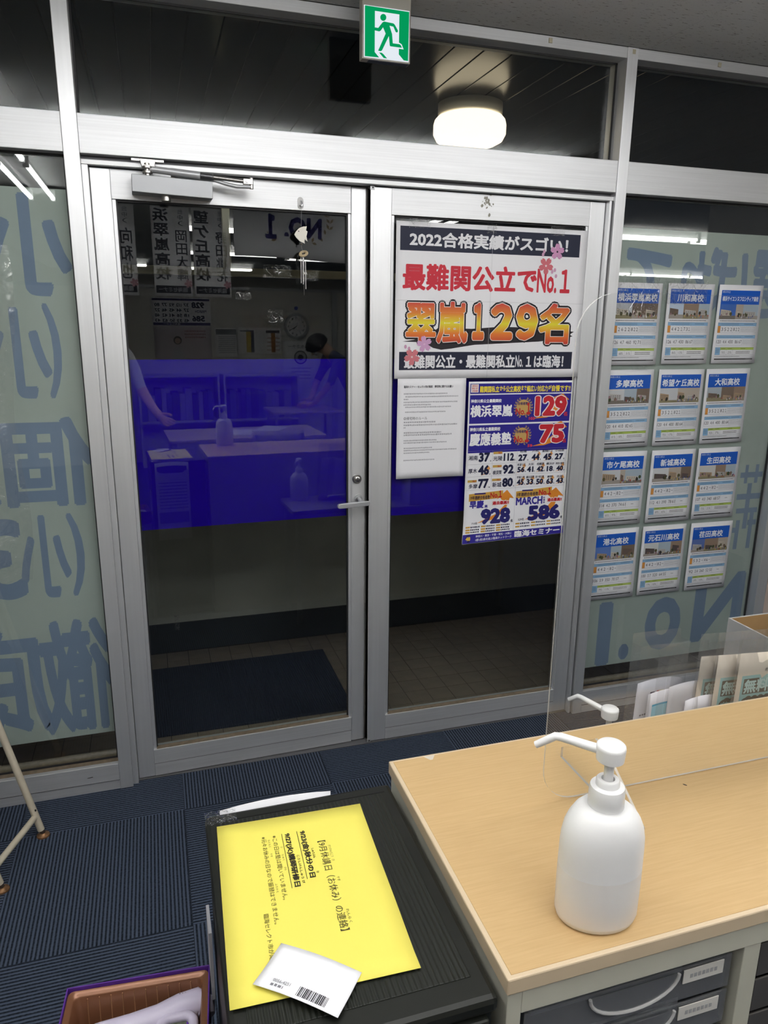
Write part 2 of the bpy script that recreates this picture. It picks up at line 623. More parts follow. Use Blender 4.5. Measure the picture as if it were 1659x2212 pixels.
def sill(n, label, x0, x1):
    e = trim(n, label, [('sill_face', (x0, x1, .002, .02, 0, .097))], ALUH)
    B('sill_body', (x0, x1, .02, .10, 0, .088), ALUH, e)
    B('ledge', (x0, x1, .02, .10, .088, .0965), DUST, e)
    B('groove', (x0, x1, .0005, .003, .034, .036), ALUD, e)
    return e
sill(8, 'silver sill panel under the left window', -2.3, -.896)
sill(9, 'silver sill panel under the right window', .920, 1.753)
B('threshold', (-.854, .879, .03, .10, -.02, .002), ALUD, t6)
tag(MB().prism([(-.030, 0), (-.010, .0012), (-.012, .0035), (-.026, .0022)], 0.0012, 0.0018, 'y').xf(lambda x, y, z: (x - .97, y, z + .058)).build('scuff_mark', mat('scuff', (.01, .01, .01), .7)), 'small black scuff mark on the left sill panel', 'mark')

# ---- windows: panes, frosted film and the lettering seen from behind
FILM = mat('frosted_film', srgb(188, 193, 188), rough=.6, spec=.2, noise=.05, nscale=4)
LETTER = mat('film_lettering', srgb(136, 150, 178), rough=.6, spec=.2, noise=.05, nscale=5)
def window(n, label, x0, x1, z0, z1, y=.045):
    e = empty('window_%d' % n, label=label, cat='window', kind='structure')
    B('pane', (x0, x1, y, y + .005, z0, z1), GLASS, e)
    g = MB()
    for bx in ((x0, x0 + .006, y - .004, y, z0, z1), (x1 - .006, x1, y - .004, y, z0, z1), (x0, x1, y - .004, y, z0, z0 + .006), (x0, x1, y - .004, y, z1 - .006, z1)):
        g.box(*bx)
    g.build('gasket', RUBBER, e)
    return e
w1 = window(1, 'left side window with frosted film and mirrored blue lettering', -2.3, -.896, .097, TB)
w2 = window(2, 'right side window with frosted film behind twelve school sheets', .920, 1.753, .097, TB)
window(3, 'dark glass transom over the doors', -.854, .879, TT, HB, .06)
window(4, 'dark glass transom over the left window', -2.3, -.896, TT, HB, .06)
window(5, 'dark glass transom over the right window', .920, 1.753, TT, HB, .06)
B('frosted_film', (-2.3, -.899, .0512, .0522, .195, 1.926), FILM, w1)
B('frosted_film', (.924, 1.750, .0512, .0522, .175, 1.912), FILM, w2)
def film_text(parent, items, bold=.03):
    for s, x0, x1, z0, z1 in items:
        vs, fs = fit_text(s, x0, z0, x1, z1, bold, mirror=True, res=3)
        MB().add([(x, .0510 - k, z) for x, z, k in vs], fs).build('lettering', LETTER, parent)
film_text(w1, [('小', -1.135, -.903, 1.632, 1.912), ('(', -.998, -.955, 1.336, 1.612), ('小', -1.165, -.985, 1.336, 1.60), ('個', -1.150, -.888, 1.0, 1.28),
               ('別', -1.42, -1.165, 1.0, 1.28), ('(', -.990, -.945, .70, .976), ('小', -1.135, -.988, .70, .975), ('3', -1.255, -1.120, .705, .97),
               ('徹', -1.115, -.888, .21, .62), ('底', -1.36, -1.085, .23, .61)])
film_text(w2, [('て', .980, 1.178, 1.60, 1.845), ('れ', 1.195, 1.365, 1.60, 1.845), ('ば', 1.352, 1.535, 1.60, 1.862), ('選', 1.555, 1.745, 1.60, 1.862),
               ('N', 1.475, 1.735, .225, .535), ('o', 1.232, 1.412, .212, .455), ('.', 1.112, 1.162, .19, .262), ('1', 1.000, 1.066, .176, .462)], .035)
# part of a sign character visible right of the sheets
kb = MB()
for a in ((1.652, 1.668, .93, 1.01), (1.705, 1.722, .93, 1.01), (1.63, 1.745, .955, .978), (1.625, 1.748, .86, .885), (1.632, 1.742, .80, .822), (1.675, 1.697, .73, .93), (1.640, 1.660, .64, .77), (1.708, 1.728, .64, .80), (1.625, 1.66, .715, .738), (1.70, 1.745, .745, .768)):
    kq = .0510 - 2e-5 * len(kb.f)
    kb.add([(a[0], kq, a[2]), (a[1], kq, a[2]), (a[1], kq, a[3]), (a[0], kq, a[3])], [(0, 1, 2, 3)])
kb.build('lettering', LETTER, w2)

# ---- doors
BLUE = mat('blue_film', srgb(34, 12, 150), rough=.6, spec=.0)
def leaf(n, label, loc, rotz, sl, gl, gr, w, bl):
    """sl: width of left stile; gl, gr: glass left / right; w: leaf width (local, from the leaf's left edge)"""
    e = empty('door_%d' % n, loc, (0, 0, rotz), label, 'door', kind='structure')
    zt, zb, gt, gb = 1.988, .005, 1.907, .107
    B('stile', (0, gl - .011, 0, .04, zb, zt), ALU, e, .002)
    B('stile', (gr + .009, w, 0, .04, zb, zt), ALU, e, .006 if n == 1 else .002)
    B('top_rail', (gl - .011, gr + .009, .0015, .04, gt, zt), ALUH, e, .001)
    B('bottom_rail', (gl - .011, gr + .009, -.001, .04, zb, gb), ALUH, e, .001)
    B('rail_groove', (gl - .011, gr + .009, -.0016, -.0008, .052, .0535), ALUD, e)
    B('glazing_bead', (gl - .011, gl, .006, .03, gb, gt), ALU, e, .0015)
    B('glazing_bead', (gr, gr + .009, .006, .03, gb, gt), ALU, e, .0015)
    B('dust_ledge', (gl, gr, .004, .02, gb - .001, gb + .004), DUST, e)
    B('pane', (gl, gr, .019, .024, gb, gt), GLASS, e)
    g = MB()
    for bx in ((gl, gl + .004, .012, .019, gb, gt), (gr - .004, gr, .012, .019, gb, gt), (gl, gr, .012, .019, gt - .005, gt)):
        g.box(*bx)
    g.build('gasket', RUBBER, e)
    B('blue_film', (gl, gr, .0246, .0252, bl, 1.449), BLUE, e)
    return e
ROT1 = R(1.5)
d1 = leaf(1, 'left glass door with a blue band, lever handle and door closer', (-.8350, .035, 0), ROT1, 0, .066, .768, .8310, .900)
d2 = leaf(2, 'right glass door with a blue band, covered in posters', (0, .035, 0), 0, 0, .083, .794, .863, .893)
B('astragal', (0, .0105, -.002, .03, .007, 1.986), ALU, d2, .001)
for z in (1.978, .004):
    pb = B('pivot_block', (-.002, .0125, -.004, .004, z, z + .012), SILVER, d2, .001)
    MB().cyl((.0065, -.0045, z + .006), (.0065, -.0035, z + .006), .0028).build('screw', RUBBER, pb)
# tape residue on the right door's top rail
rs = MB()
for k in range(26):
    a = (rnd.gauss(0, .010), rnd.gauss(.006, .014))
    r = rnd.uniform(.002, .007)
    pts = [(a[0] + r * math.cos(t) * rnd.uniform(.5, 1), a[1] + r * math.sin(t) * rnd.uniform(.5, 1)) for t in [2 * PI * q / 7 for q in range(7)]]
    rs.add([(.405 + p[0], .0009 - .00002 * k, 1.955 + p[1]) for p in pts], [tuple(range(7))])
rs.build('glue_residue', mat('glue_residue', srgb(150, 148, 138), .8, noise=.2, nscale=90), d2)

# lock and lever on the left door (local x = world x + .835)
lx = .797
lock = MB().lathe([(.0, .0), (.0168, 0), (.0168, .004), (.0140, .009), (.0125, .010), (.0125, .0095), (.0, .0095)], 28, cap=False).xf(lambda x, y, z: (lx + x, -z, 1.037 + y)).build('lock', STEEL, d1, True)
MB().lathe([(0, 0), (.0095, 0), (.0095, .0035), (.008, .0045), (0, .0045)], 24, cap=False).xf(lambda x, y, z: (lx + x, -.0085 - z, 1.037 + y)).build('keyway_plug', CHROME, lock, True)
MB().box(lx - .0012, lx + .0012, -.0145, -.012, 1.029, 1.045).build('key_slot', RUBBER, lock)
hd = MB().cyl((lx + .005, 0, .968), (lx + .005, -.006, .968), .0135, n=24).cyl((lx + .005, -.006, .968), (lx + .005, -.010, .967), .011, n=24).cyl((lx + .005, -.01, .968), (lx + .005, -.042, .962), .0075, n=20).build('handle', SILVER, d1, True)
pts = []
for k in range(13):
    t = -PI / 2 + PI * k / 12
    pts.append((.823 + .008 * math.cos(t), .9575 + .0085 * math.sin(t)))
for k in range(13):
    t = PI / 2 + PI * k / 12
    pts.append((.722 + .008 * math.cos(t), .9535 + .0085 * math.sin(t)))
MB().prism(pts, -.052, -.040, 'y').build('lever', SILVER, hd, bevel=.002)

# door closer on the left door
cl = empty('door_closer')
cl.parent = d1
cl['label'] = 'silver door closer with folding arm'
body = MB().box(-.112, .112, -.064, 0, -.0235, .0235)
co = body.build('closer_body', mat('closer_shaded', (.36, .37, .385), rough=.42, metal=.4), cl, bevel=.0015)  # silver darkened in its colour to stand for shade on the body
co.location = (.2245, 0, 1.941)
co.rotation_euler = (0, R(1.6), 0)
MB().cyl((.205, -.036, 1.921), (.205, -.036, 1.903), .0135, n=24).build('adjuster_cap', STEEL, cl, True, .001)
def arm_part(nm, mb, m=SILVER, bevel=.0008):
    return mb.build(nm, m, cl, True, bevel)
P1 = Vector((.157, -.052, 1.985))      # frame pivot
P2 = Vector((.448, -.075, 1.965))      # elbow
P3 = Vector((.230, -.036, 1.968))      # spindle on the closer
br = MB().box(.115, .205, -.040, -.028, 2.006, 2.013).prism([(.138, 2.012), (.182, 2.012), (.176, 1.988), (.144, 1.988)], -.046, -.030, 'y').box(.142, .178, -.062, -.030, 1.990, 1.994)
arm_part('frame_bracket', br, STEEL)
arm_part('pivot', MB().cyl((.157, -.052, 1.966), (.157, -.052, 2.0), .0075, n=18).cyl((.157, -.052, 1.972), (.157, -.052, 1.979), .014, n=20).cyl((.157, -.052, 1.985), (.157, -.052, 1.991), .0155, n=20), STEEL)
dv = (P2 - P1)
arm_part('outer_arm', MB().tube([P1 + dv * .02, P1 + dv * .2, P1 + dv * .24, P1 + dv * .5], 0, 14, [.0095, .0095, .0105, .0105]), SILVER)
arm_part('arm_sleeve', MB().cyl(P1 + dv * .5, P1 + dv * .63, .0085, n=16), mat('dark_steel', (.12, .12, .13), .35, .7))
arm_part('arm_rod', MB().cyl(P1 + dv * .6, P2 + dv * -.06, .0062, n=16), STEEL)
arm_part('elbow', MB().box(P2.x - .024, P2.x + .004, P2.y - .007, P2.y + .007, P2.z - .007, P2.z + .008).cyl((P2.x, P2.y, P2.z - .019), (P2.x, P2.y, P2.z + .012), .0058, n=14).cyl((P2.x - .014, P2.y - .009, P2.z), (P2.x - .014, P2.y - .006, P2.z), .0036, n=12), STEEL)
arm_part('inner_arm', MB().tube([(P2.x, P2.y, P2.z - .013), (.405, -.073, 1.951), (.375, -.066, 1.957), (.345, -.058, 1.966), (.235, -.038, 1.972)], .0052, 12), SILVER)
arm_part('spindle', MB().cyl((.230, -.036, 1.955), (.230, -.036, 1.976), .008, n=16), STEEL)

# ---- walkway outside
GROUT = mat('grout', srgb(70, 66, 60), rough=.9)
ground = B('ground_walkway', (-3.0, 3.6, .1, 2.4, -.08, -.024), GROUT)
tag(ground, 'brown tiled walkway outside the doors', 'ground', kind='structure')
TILE = mat('brown_floor_tile', srgb(128, 114, 100), rough=.55, noise=.12, nscale=14)
tme = MB().box(-.0485, .0485, -.0485, .0485, -.004, 0).mesh('paving_tile')
tme.materials.append(TILE)
for i in range(29):
    for j in range(10):
        o = bpy.data.objects.new('paving_tile', tme)
        COL.objects.link(o)
        o.parent = ground
        o.location = (-1.27 + .1 * i, .155 + .1 * j, -.02 + rnd.uniform(-.0006, .0006))
rest = MB()
for i in range(-17, 46):
    for j in range(0, 10):
        if 0 <= i < 29:
            continue
        x, y = -1.27 + .1 * i, .155 + .1 * j
        if x < -2.95 or x > 3.5:
            continue
        rest.box(x - .0485, x + .0485, y - .0485, y + .0485, -.024, -.02)
ro = rest.build('paving_tile_field', TILE, ground)
ro['kind'] = 'stuff'
PLASTER = mat('grey_plaster', srgb(186, 183, 176), rough=.9, noise=.06, nscale=5, bump=.25, bscale=220)
wo = B('wall_outside', (-3.0, 3.6, 1.125, 1.25, -.08, 1.06), PLASTER)
tag(wo, 'grey plaster wall across the walkway with a dark base', 'wall', kind='structure')
B('baseboard', (-3.0, 3.6, 1.115, 1.125, -.02, .128), mat('dark_base', srgb(44, 46, 50), rough=.7, noise=.1, nscale=8), wo)
CREAM = mat('cream_steel', srgb(196, 188, 160), rough=.5, noise=.08, nscale=20)
rl = empty('trim_10', label='cream steel rail and post above the low outside wall', cat='frame', kind='structure')
B('rail', (-3.0, 3.6, 1.10, 1.145, 1.765, 1.800), CREAM, rl, .002)
B('post', (-.366, -.332, 1.105, 1.14, 1.80, 2.29), CREAM, rl, .002)
for px_ in (-2.9, 3.4):
    B('post', (px_, px_ + .034, 1.13, 1.145, 1.06, 1.765), CREAM, rl, .002)
sof = B('ceiling_outside', (-3.0, 3.6, .1, 2.6, 2.486, 2.54), mat('soffit_back', (.02, .02, .02), .8))
tag(sof, 'dark glossy boarded soffit over the walkway', 'ceiling', kind='structure')
SOFF = mat('soffit_board', srgb(34, 36, 37), rough=.2, spec=.35, noise=.08, nscale=7)
for i in range(-30, 28):
    x = .451 + .1085 * i
    if x < -3 or x > 3.5:
        continue
    B('soffit_plank', (x + .002, x + .1065, .1, 2.6, 2.472, 2.486), SOFF, sof, .002)
tag(B('wall_night', (-6, 7, 9.0, 9.2, -.1, 4.5), mat('night_wall', srgb(60, 62, 66), .9)), 'dark building face across the street at night', 'wall', kind='structure')

# ================================================================== LAMPS
TUBE = emit('fluorescent_tube', (1.0, .99, .975), TUBE_POWER)
TUBE_OLD = emit('fluorescent_tube_classroom', (1.0, .97, .93), TUBE_POWER)
LAMPW = mat('lamp_white', (.8, .8, .8), .4)
def make_fixture():
    e = empty('ceiling_light')
    B('housing', (-.045, .045, -.63, .63, -.06, 0), LAMPW, e, .003)
    for s in (-1, 1):
        MB().cyl((s * .07, -.595, -.085), (s * .07, .595, -.085), .0145, n=8).build('tube', TUBE, e, True)
        for t in (-1, 1):
            MB().box(s * .07 - .016, s * .07 + .016, t * .612 - .014, t * .612 + .014, -.104, -.03).build('socket', LAMPW, e, bevel=.003)
    return e
def copy_tree(o, parent=None):
    c = o.copy()
    COL.objects.link(c)
    c.parent = parent
    for ch in list(o.children):
        copy_tree(ch, c)
    return c
fx0 = make_fixture()
fixtures = [
    (-1.35, -2.8, 0, 'twin tube ceiling light reflected in the left window, far end'),
    (-1.35, -1.46, 0, 'twin tube ceiling light over the left window, nearest the glass'),
    (1.65, -3.42, 0, 'twin tube ceiling light behind the counter, right hand row'),
    (1.65, -2.10, 0, 'twin tube ceiling light above the leaflets, right hand row'),
    (.10, -2.80, 1, 'added twin tube ceiling fill light just behind the camera'),  # unseen fixture, added to brighten the bottle and cabinet front
    (-.30, -2.12, 1, 'added twin tube ceiling fill light straight above the camera'),  # added out of view for more fill on the bottle
    (-.48, -1.42, 1, 'added twin tube ceiling light in front of the doors, along the glass'),  # added near the glass to brighten the upper frames over the lower
    (.92, -1.42, 1, 'added twin tube ceiling light in front of the right window, along the glass'),  # second unseen pair, added for the same bright frame tops
    (0.49, -4.67, 1, 'twin tube ceiling light hidden behind the cloth banner'),
    (3.76, -3.79, 1, 'twin tube ceiling light reflected above the school sheets'),
    (5.04, -3.85, 1, 'twin tube ceiling light reflected right of its neighbour above the sheets'),
    (0.68, -7.08, 1, 'twin tube ceiling light reflected between banner post and cloth'),
    (2.08, -7.4, 1, 'long twin tube ceiling light reflected under the cloth banner'),
    (0.84, -9.8, 1, 'twin tube ceiling light reflected low beside the post'),
    (-0.78, -9.56, 1, 'twin tube ceiling light reflected between the name banners'),
    (6.03, -8.03, 1, 'twin tube ceiling light of the far row, first'),
    (7.21, -8.1, 1, 'twin tube ceiling light of the far row, second'),
    (8.28, -8.14, 1, 'twin tube ceiling light of the far row, last'),
]
for k, (x, y, q, lab) in enumerate(fixtures):
    o = fx0 if k == 0 else copy_tree(fx0)
    o.location = (x, y, ZC)
    o.rotation_euler = (0, 0, PI / 2 if q else 0)
    tag(o, lab, 'ceiling light', 'fluorescent ceiling lights')
    if y < -3.5:                                  # the deep classroom has slightly warmer tubes
        for c in o.children:
            if c.name.startswith('tube'):
                c.data = c.data.copy()
                c.data.materials[0] = TUBE_OLD

# round lamp on the soffit outside; the two unseen ones are added light
for lx_, llab in ((.662, 'round glowing lamp on the dark soffit outside'), (-1.95, 'added round lamp, unseen along the walkway to the left'), (2.95, 'added round lamp, unseen along the walkway to the right')):
  lp = empty('soffit_lamp', (lx_, .80, 2.472), label=llab, cat='lamp', group='walkway lamps')
  MB().lathe([(.133, -.045), (.137, -.04), (.137, 0)], 40).build('lamp_base', mat('lamp_base', srgb(176, 172, 160), .5), lp, True)
  MB().lathe([(.0, -.165), (.06, -.163), (.115, -.156), (.142, -.142), (.155, -.118), (.155, -.082), (.150, -.064), (.139, -.052), (.125, -.046)], 44, cap=False).build('diffuser', emit('lamp_glow', (1.0, .80, .55), OUT_LAMP), lp, True)

# ================================================================== EXIT SIGN
ex = empty('exit_sign', (-.010, -.150, 2.29), label='lit green running man exit sign under the ceiling', cat='sign')
CASE = mat('sign_case', srgb(168, 164, 154), .5)
B('case', (-.0715, .0715, 0, .030, -.004, ZC - 2.29), CASE, ex, .002)
B('bottom_plate', (-.050, .068, .004, .027, -.0048, -.0038), mat('sign_bottom', (.05, .06, .09), .3), ex)
B('light_panel', (-.0665, .0665, -.0022, 0, 0, .128), emit('sign_white', (.86, .93, 1.0), .68), ex, .0006)
GREEN = emit('sign_green', srgb(4, 176, 104), .55)
def sgn(p):
    # pictogram traced on its own square panel
    a, b = p[0] - 205, p[1] - 130
    det = 1225 * 1460 - 165 * -15
    u = (a * 1460 - b * -15) / det
    v = (1225 * b - 165 * a) / det
    return (-.0665 + .133 * u, .128 * (1 - v))
def pict(nm, pts, y):
    q = [sgn(p) for p in pts]
    a = sum(q[i][0] * q[(i + 1) % len(q)][1] - q[(i + 1) % len(q)][0] * q[i][1] for i in range(len(q)))
    if a < 0:
        q.reverse()
    MB().add([(x, y, z) for x, z in q], [tuple(range(len(q)))]).build(nm, GREEN if nm != 'white_outline' else MATS['sign_white'], ex)
pict('green_panel', [(225, 150), (1418, 322), (1418, 432), (222, 264)], -.0026)
pict('green_panel', [(222, 262), (490, 300), (480, 1460), (600, 1618), (212, 1575)], -.0027)
pict('green_panel', [(1150, 388), (1418, 430), (1395, 1725), (1275, 1705), (1137, 1530), (1140, 1200)], -.0027)
pict('white_outline', [(975, 1195), (1150, 1198), (1215, 1245), (1268, 1390), (1100, 1365), (960, 1300)], -.0031)
pict('running_figure', [(712 + 82 * math.cos(2 * PI * i / 24), 485 + 98 * math.sin(2 * PI * i / 24)) for i in range(24)], -.0034)
pict('running_figure', [(735, 600), (985, 650), (1025, 690), (1110, 850), (1105, 895), (1075, 910), (1045, 890), (985, 745), (880, 718), (950, 950), (970, 1215), (1150, 1240),
                        (1190, 1270), (1222, 1345), (900, 1300), (885, 1270), (862, 1010), (680, 1410), (645, 1440), (570, 1425), (775, 940), (705, 765), (640, 860), (600, 880),
                        (480, 850), (480, 765), (575, 780), (690, 625)], -.0034)
pict('floor_shadow', [(595, 1475), (670, 1485), (720, 1530), (815, 1650), (720, 1635)], -.0034)

# ================================================================== POSTERS ON THE RIGHT DOOR
NAVY = (36, 40, 60)
def blossom(s, x, y, r, c, c2, layer=5, rot=0.0):
    for k in range(5):
        a = rot + 2 * PI * k / 5
        pts = []
        for t, w in ((.08, .05), (.35, .26), (.65, .34), (.88, .26), (1.0, .10), (.86, .0), (1.0, -.10), (.88, -.26), (.65, -.34), (.35, -.26), (.08, -.05)):
            px, py = t * r, w * r
            pts.append((x + px * math.cos(a) - py * math.sin(a), y + px * math.sin(a) + py * math.cos(a)))
        s.poly(pts, c, layer, 'blossom_petal')
    s.disc(x, y, r * .12, c2, layer + 1, 'blossom_petal', 8)

def grad_mat(name, stops, y0, y1):
    m = bpy.data.materials.new(name)
    m.use_nodes = True
    nt = m.node_tree
    b = nt.nodes['Principled BSDF']
    b.inputs['Roughness'].default_value = .55
    tc = nt.nodes.new('ShaderNodeTexCoord')
    sp = nt.nodes.new('ShaderNodeSeparateXYZ')
    nt.links.new(tc.outputs['Object'], sp.inputs[0])
    mr = nt.nodes.new('ShaderNodeMapRange')
    mr.inputs['From Min'].default_value = y0
    mr.inputs['From Max'].default_value = y1
    nt.links.new(sp.outputs['Y'], mr.inputs['Value'])
    cr = nt.nodes.new('ShaderNodeValToRGB')
    el = cr.color_ramp.elements
    while len(el) < len(stops):
        el.new(.5)
    for e, (p, c) in zip(el, stops):
        e.position = p
        e.color = (*srgb(*c), 1)
    nt.links.new(mr.outputs[0], cr.inputs[0])
    nt.links.new(cr.outputs[0], b.inputs['Base Color'])
    return m

# the big results poster
def wave1(x, y):
    return (0, 0, .0002 * math.sin(5 * x + 3 * y))
s = Sheet('results_poster', 713, 506, 'large white poster with red and flame coloured lettering, top of the right door', 'poster', None,
          wallm(.442, .028, 1.637), deform=wave1, nx=24, ny=18)
WH = (228, 228, 232)
s.rect(-342.4, 238, 326, 163, NAVY, 0)
s.text('2022合格実績がスゴい！', -310, 224, 279, 176, WH, .035)
RED = (204, 50, 66)
s.text('最難関公立で', -332, 124, 164, 38, RED, .035)
s.text('No.', 165, 121, 243, 40, RED, .03)
s.text('１', 257, 121, 296, 41, RED, .03)
s.poly([(-329, -129), (-288, -123), (-219, -97), (-200, -82), (-76, -85), (31, -77), (208, -80), (327, -92), (309, -102), (323, -108), (289, -115), (186, -127), (84, -132),
        (-64, -139), (-112, -146), (-150, -152), (-188, -156), (-217, -150), (-255, -131)], (44, 40, 46), 0, 'brush_stroke')
FLAME = grad_mat('flame_print', [(0, (196, 40, 40)), (.25, (226, 120, 40)), (.5, (226, 214, 44)), (.72, (222, 130, 44)), (1, (206, 54, 54))], -.137, .004)
for t, a in (('翠嵐', (-318, 4, -92, -135)), ('１', (-74, 2, -30, -123)), ('２', (-6, 2, 80, -123)), ('９', (92, 2, 178, -123)), ('名', (182, 5, 305, -136))):
    base = .06 if t.isdigit() else .032
    em = 140.0
    for c, grow, lay in (((24, 20, 28), 8.0, 1), ((238, 226, 220), 2.2, 2), (FLAME, 0, 3)):
        s.text(t, a[0] - grow, a[1] + grow, a[2] + grow, a[3] - grow, c, base + grow / em, lay)
s.rect(-340, -163, 326, -224, NAVY, 0)
s.text('最難関公立・最難関私立', -322, -173, 96, -219, WH, .035)
s.text('No.', 98, -175, 128, -216, WH, .02)
s.text('１は臨海！', 140, -174, 292, -219, WH, .035)
blossom(s, 237, 179, 28, (206, 150, 190), (40, 30, 50), rot=.3)
blossom(s, 196, 131, 29, (206, 110, 120), (236, 220, 220), rot=1.0)
blossom(s, -250, -137, 28, (206, 160, 200), (220, 180, 210), rot=.5)
blossom(s, -294, -180, 29, (206, 120, 128), (220, 200, 200), rot=.9)
for x, y in ((182, 168), (186, 178), (222, 112), (232, 118), (238, 98), (-318, -146), (-305, -152)):
    s.disc(x, y, 5, (206, 160, 190), 5, 'blossom_petal', 8, 7)
s.rect(-12, 252, -11.2, -252, (190, 190, 196), 4, 'page_seam')
s.rect(-355, 6.2, 355, 5.2, (204, 204, 208), 4, 'page_seam')
s.done()
CREASE = glass('film_crease', (.95, .95, .95), .16, rough=.12)
def tape(name, label, x, y, z, w, h, ang, seed, amp=.0012, parent=None, m=TAPE, ridges=6):
    g = random.Random(seed)
    ph = [g.uniform(0, 6) for _ in range(6)]
    mb = MB().grid(18, 14, lambda u, v: ((u - .5) * w, (v - .5) * h, amp * (math.sin(u * 17 + ph[0] + 4 * math.sin(v * 6 + ph[1])) * math.cos(v * 11 + ph[2]) + .7 * math.sin(u * 31 * (.6 + v) + ph[3]))))
    o = mb.build(name, m, None, True)
    o.matrix_world = wallm(x, y, z, ang)
    cr = MB()
    for q in range(ridges):
        px, py = g.uniform(-.45, .45) * w, g.uniform(-.42, .42) * h
        a = g.uniform(0, 2 * PI)
        path = []
        for _ in range(g.randrange(4, 8)):
            path.append((px, py, amp * 1.2))
            a += g.gauss(0, .55)
            st = g.uniform(.05, .13) * min(w, h * 1.6)
            px = max(-w * .49, min(w * .49, px + st * math.cos(a)))
            py = max(-h * .49, min(h * .49, py + st * math.sin(a)))
        if (Vector(path[0]) - Vector(path[-1])).length > .002:
            cr.tube(path, 0, 6, [.0004 + .0005 * math.sin(PI * (i_ + .5) / len(path)) for i_ in range(len(path))])
    if cr.f:
        c_ = cr.build('creases', CREASE, o, True)
        c_['kind'] = 'stuff'
    tag(o, label, 'tape', 'bits of clear tape on the glass')
    return o
tape('clear_tape', 'clear tape on the upper left edge of the large poster', .165, .0245, 1.885, .075, .030, 0, 1)
tape('clear_tape', 'crumpled clear tape at the middle of the large poster top edge', .424, .0245, 1.880, .035, .032, 0, 2, .002, ridges=9)
tape('clear_tape', 'clear tape on the upper right edge of the large poster', .675, .0245, 1.884, .055, .032, 0, 3)

# the blue results poster, lower edge curling away from the glass
def curl(x, y):
    t = max(0.0, (-y - .16) / .14)
    left = (.21 - x) / .42
    lift = .014 * t * t * (.3 + left)
    return (-.012 * max(0, left) * t * t, .012 * t * t * (1 - left) * .8, lift + .001 * math.sin(14 * y))
s = Sheet('score_poster', 420, 594, 'blue and white poster of school names and numbers, curling at its foot', 'poster', None,
          wallm(.574, .0285, 1.074), deform=curl, nx=18, ny=28)
DB = (44, 36, 140)
BLK = (30, 34, 66)
GOLD = (206, 160, 70)
ORG = (224, 140, 48)
s.rect(-204, 290, 204, 254, DB)
s.rect(-201, 288, -172, 259, (236, 232, 230), 1)
for k, t in enumerate(('2022', '高校入試', '合格実績')):
    s.text(t, -198, 286 - 9 * k, -175, 278.5 - 9 * k, (196, 50, 60), .02)
YEL = (236, 214, 60)
xx = -167
for t, wv, hh in (('難関国私立', 76, 23), ('から', 22, 17), ('公立高校', 60, 23), ('まで', 20, 17), ('幅広い対応力', 86, 23), ('が', 12, 15), ('自慢です!!', 78, 23)):
    s.text(t, xx, 281, xx + wv, 281 - hh, YEL, .035)
    xx += wv + 2
s.rect(-204, 250, 204, 148, DB)
s.rect(-204, 142, 204, 41, DB)
def wreath(x, y, r):
    for sd in (-1, 1):
        for k in range(9):
            a = -PI / 2 + sd * (.25 + k * .29)
            cx, cy = x + r * math.cos(a), y + r * math.sin(a)
            for q in (.5, -.5):
                b2 = a + sd * (PI / 2 + q)
                s.poly([(cx, cy), (cx + 5 * math.cos(b2) - 2 * math.sin(b2), cy + 5 * math.sin(b2) + 2 * math.cos(b2)), (cx + 9.5 * math.cos(b2), cy + 9.5 * math.sin(b2)), (cx + 5 * math.cos(b2) + 2 * math.sin(b2), cy + 5 * math.sin(b2) - 2 * math.cos(b2))], (178, 150, 96), 2, 'wreath')
    s.disc(x, y, r * .85, (196, 160, 96), 1, 'wreath')
    s.text('合格者数', x - 24, y + 20, x + 18, y + 9, (60, 40, 90), .03, 3)
    s.text('No.', x - 31, y - 2, x + 9, y - 26, (190, 40, 40), .03, 4)
    s.text('１', x + 13, y + 18, x + 29, y - 26, (190, 40, 40), .05, 4)
def shout(t, x0, y0, x1, y1, c=(196, 40, 52)):
    k = 3.0
    s.text(t, x0 - k, y0 + k, x1 + k, y1 - k, (240, 232, 230), .10, 4)
    s.text(t, x0, y0, x1, y1, c, .055, 5)
def arrow(pts):
    s.poly(pts, ORG, 3, 'arrow')
s.text('神奈川県公立最難関校', -200, 235, -80, 222, (240, 240, 244), .035)
s.text('横浜翠嵐', -201, 214, -34, 171, (240, 240, 244), .035)
wreath(9, 202, 34)
arrow([(48, 160), (100, 173), (135, 200), (146, 231), (127, 236), (169, 250), (197, 227), (179, 226), (158, 181), (106, 163)])
shout('129', 56, 243, 188, 168)
s.text('名', 176, 183, 192, 167, (196, 40, 52), .04, 6)
s.text('103', 33, 167, 57, 156, (220, 60, 70), .04, 5)
s.text('神奈川県私立最難関校', -200, 134, -80, 120, (240, 240, 244), .035)
s.text('慶應義塾', -200, 115, -33, 67, (240, 240, 244), .035)
wreath(9, 100, 34)
arrow([(50, 58), (102, 70), (138, 98), (146, 129), (130, 134), (169, 149), (195, 125), (179, 123), (159, 75), (103, 60)])
shout('75', 80, 138, 186, 67)
s.text('名', 178, 83, 194, 67, (196, 40, 52), .04, 6)
s.text('59', 34, 66, 54, 55, (220, 60, 70), .04, 5)
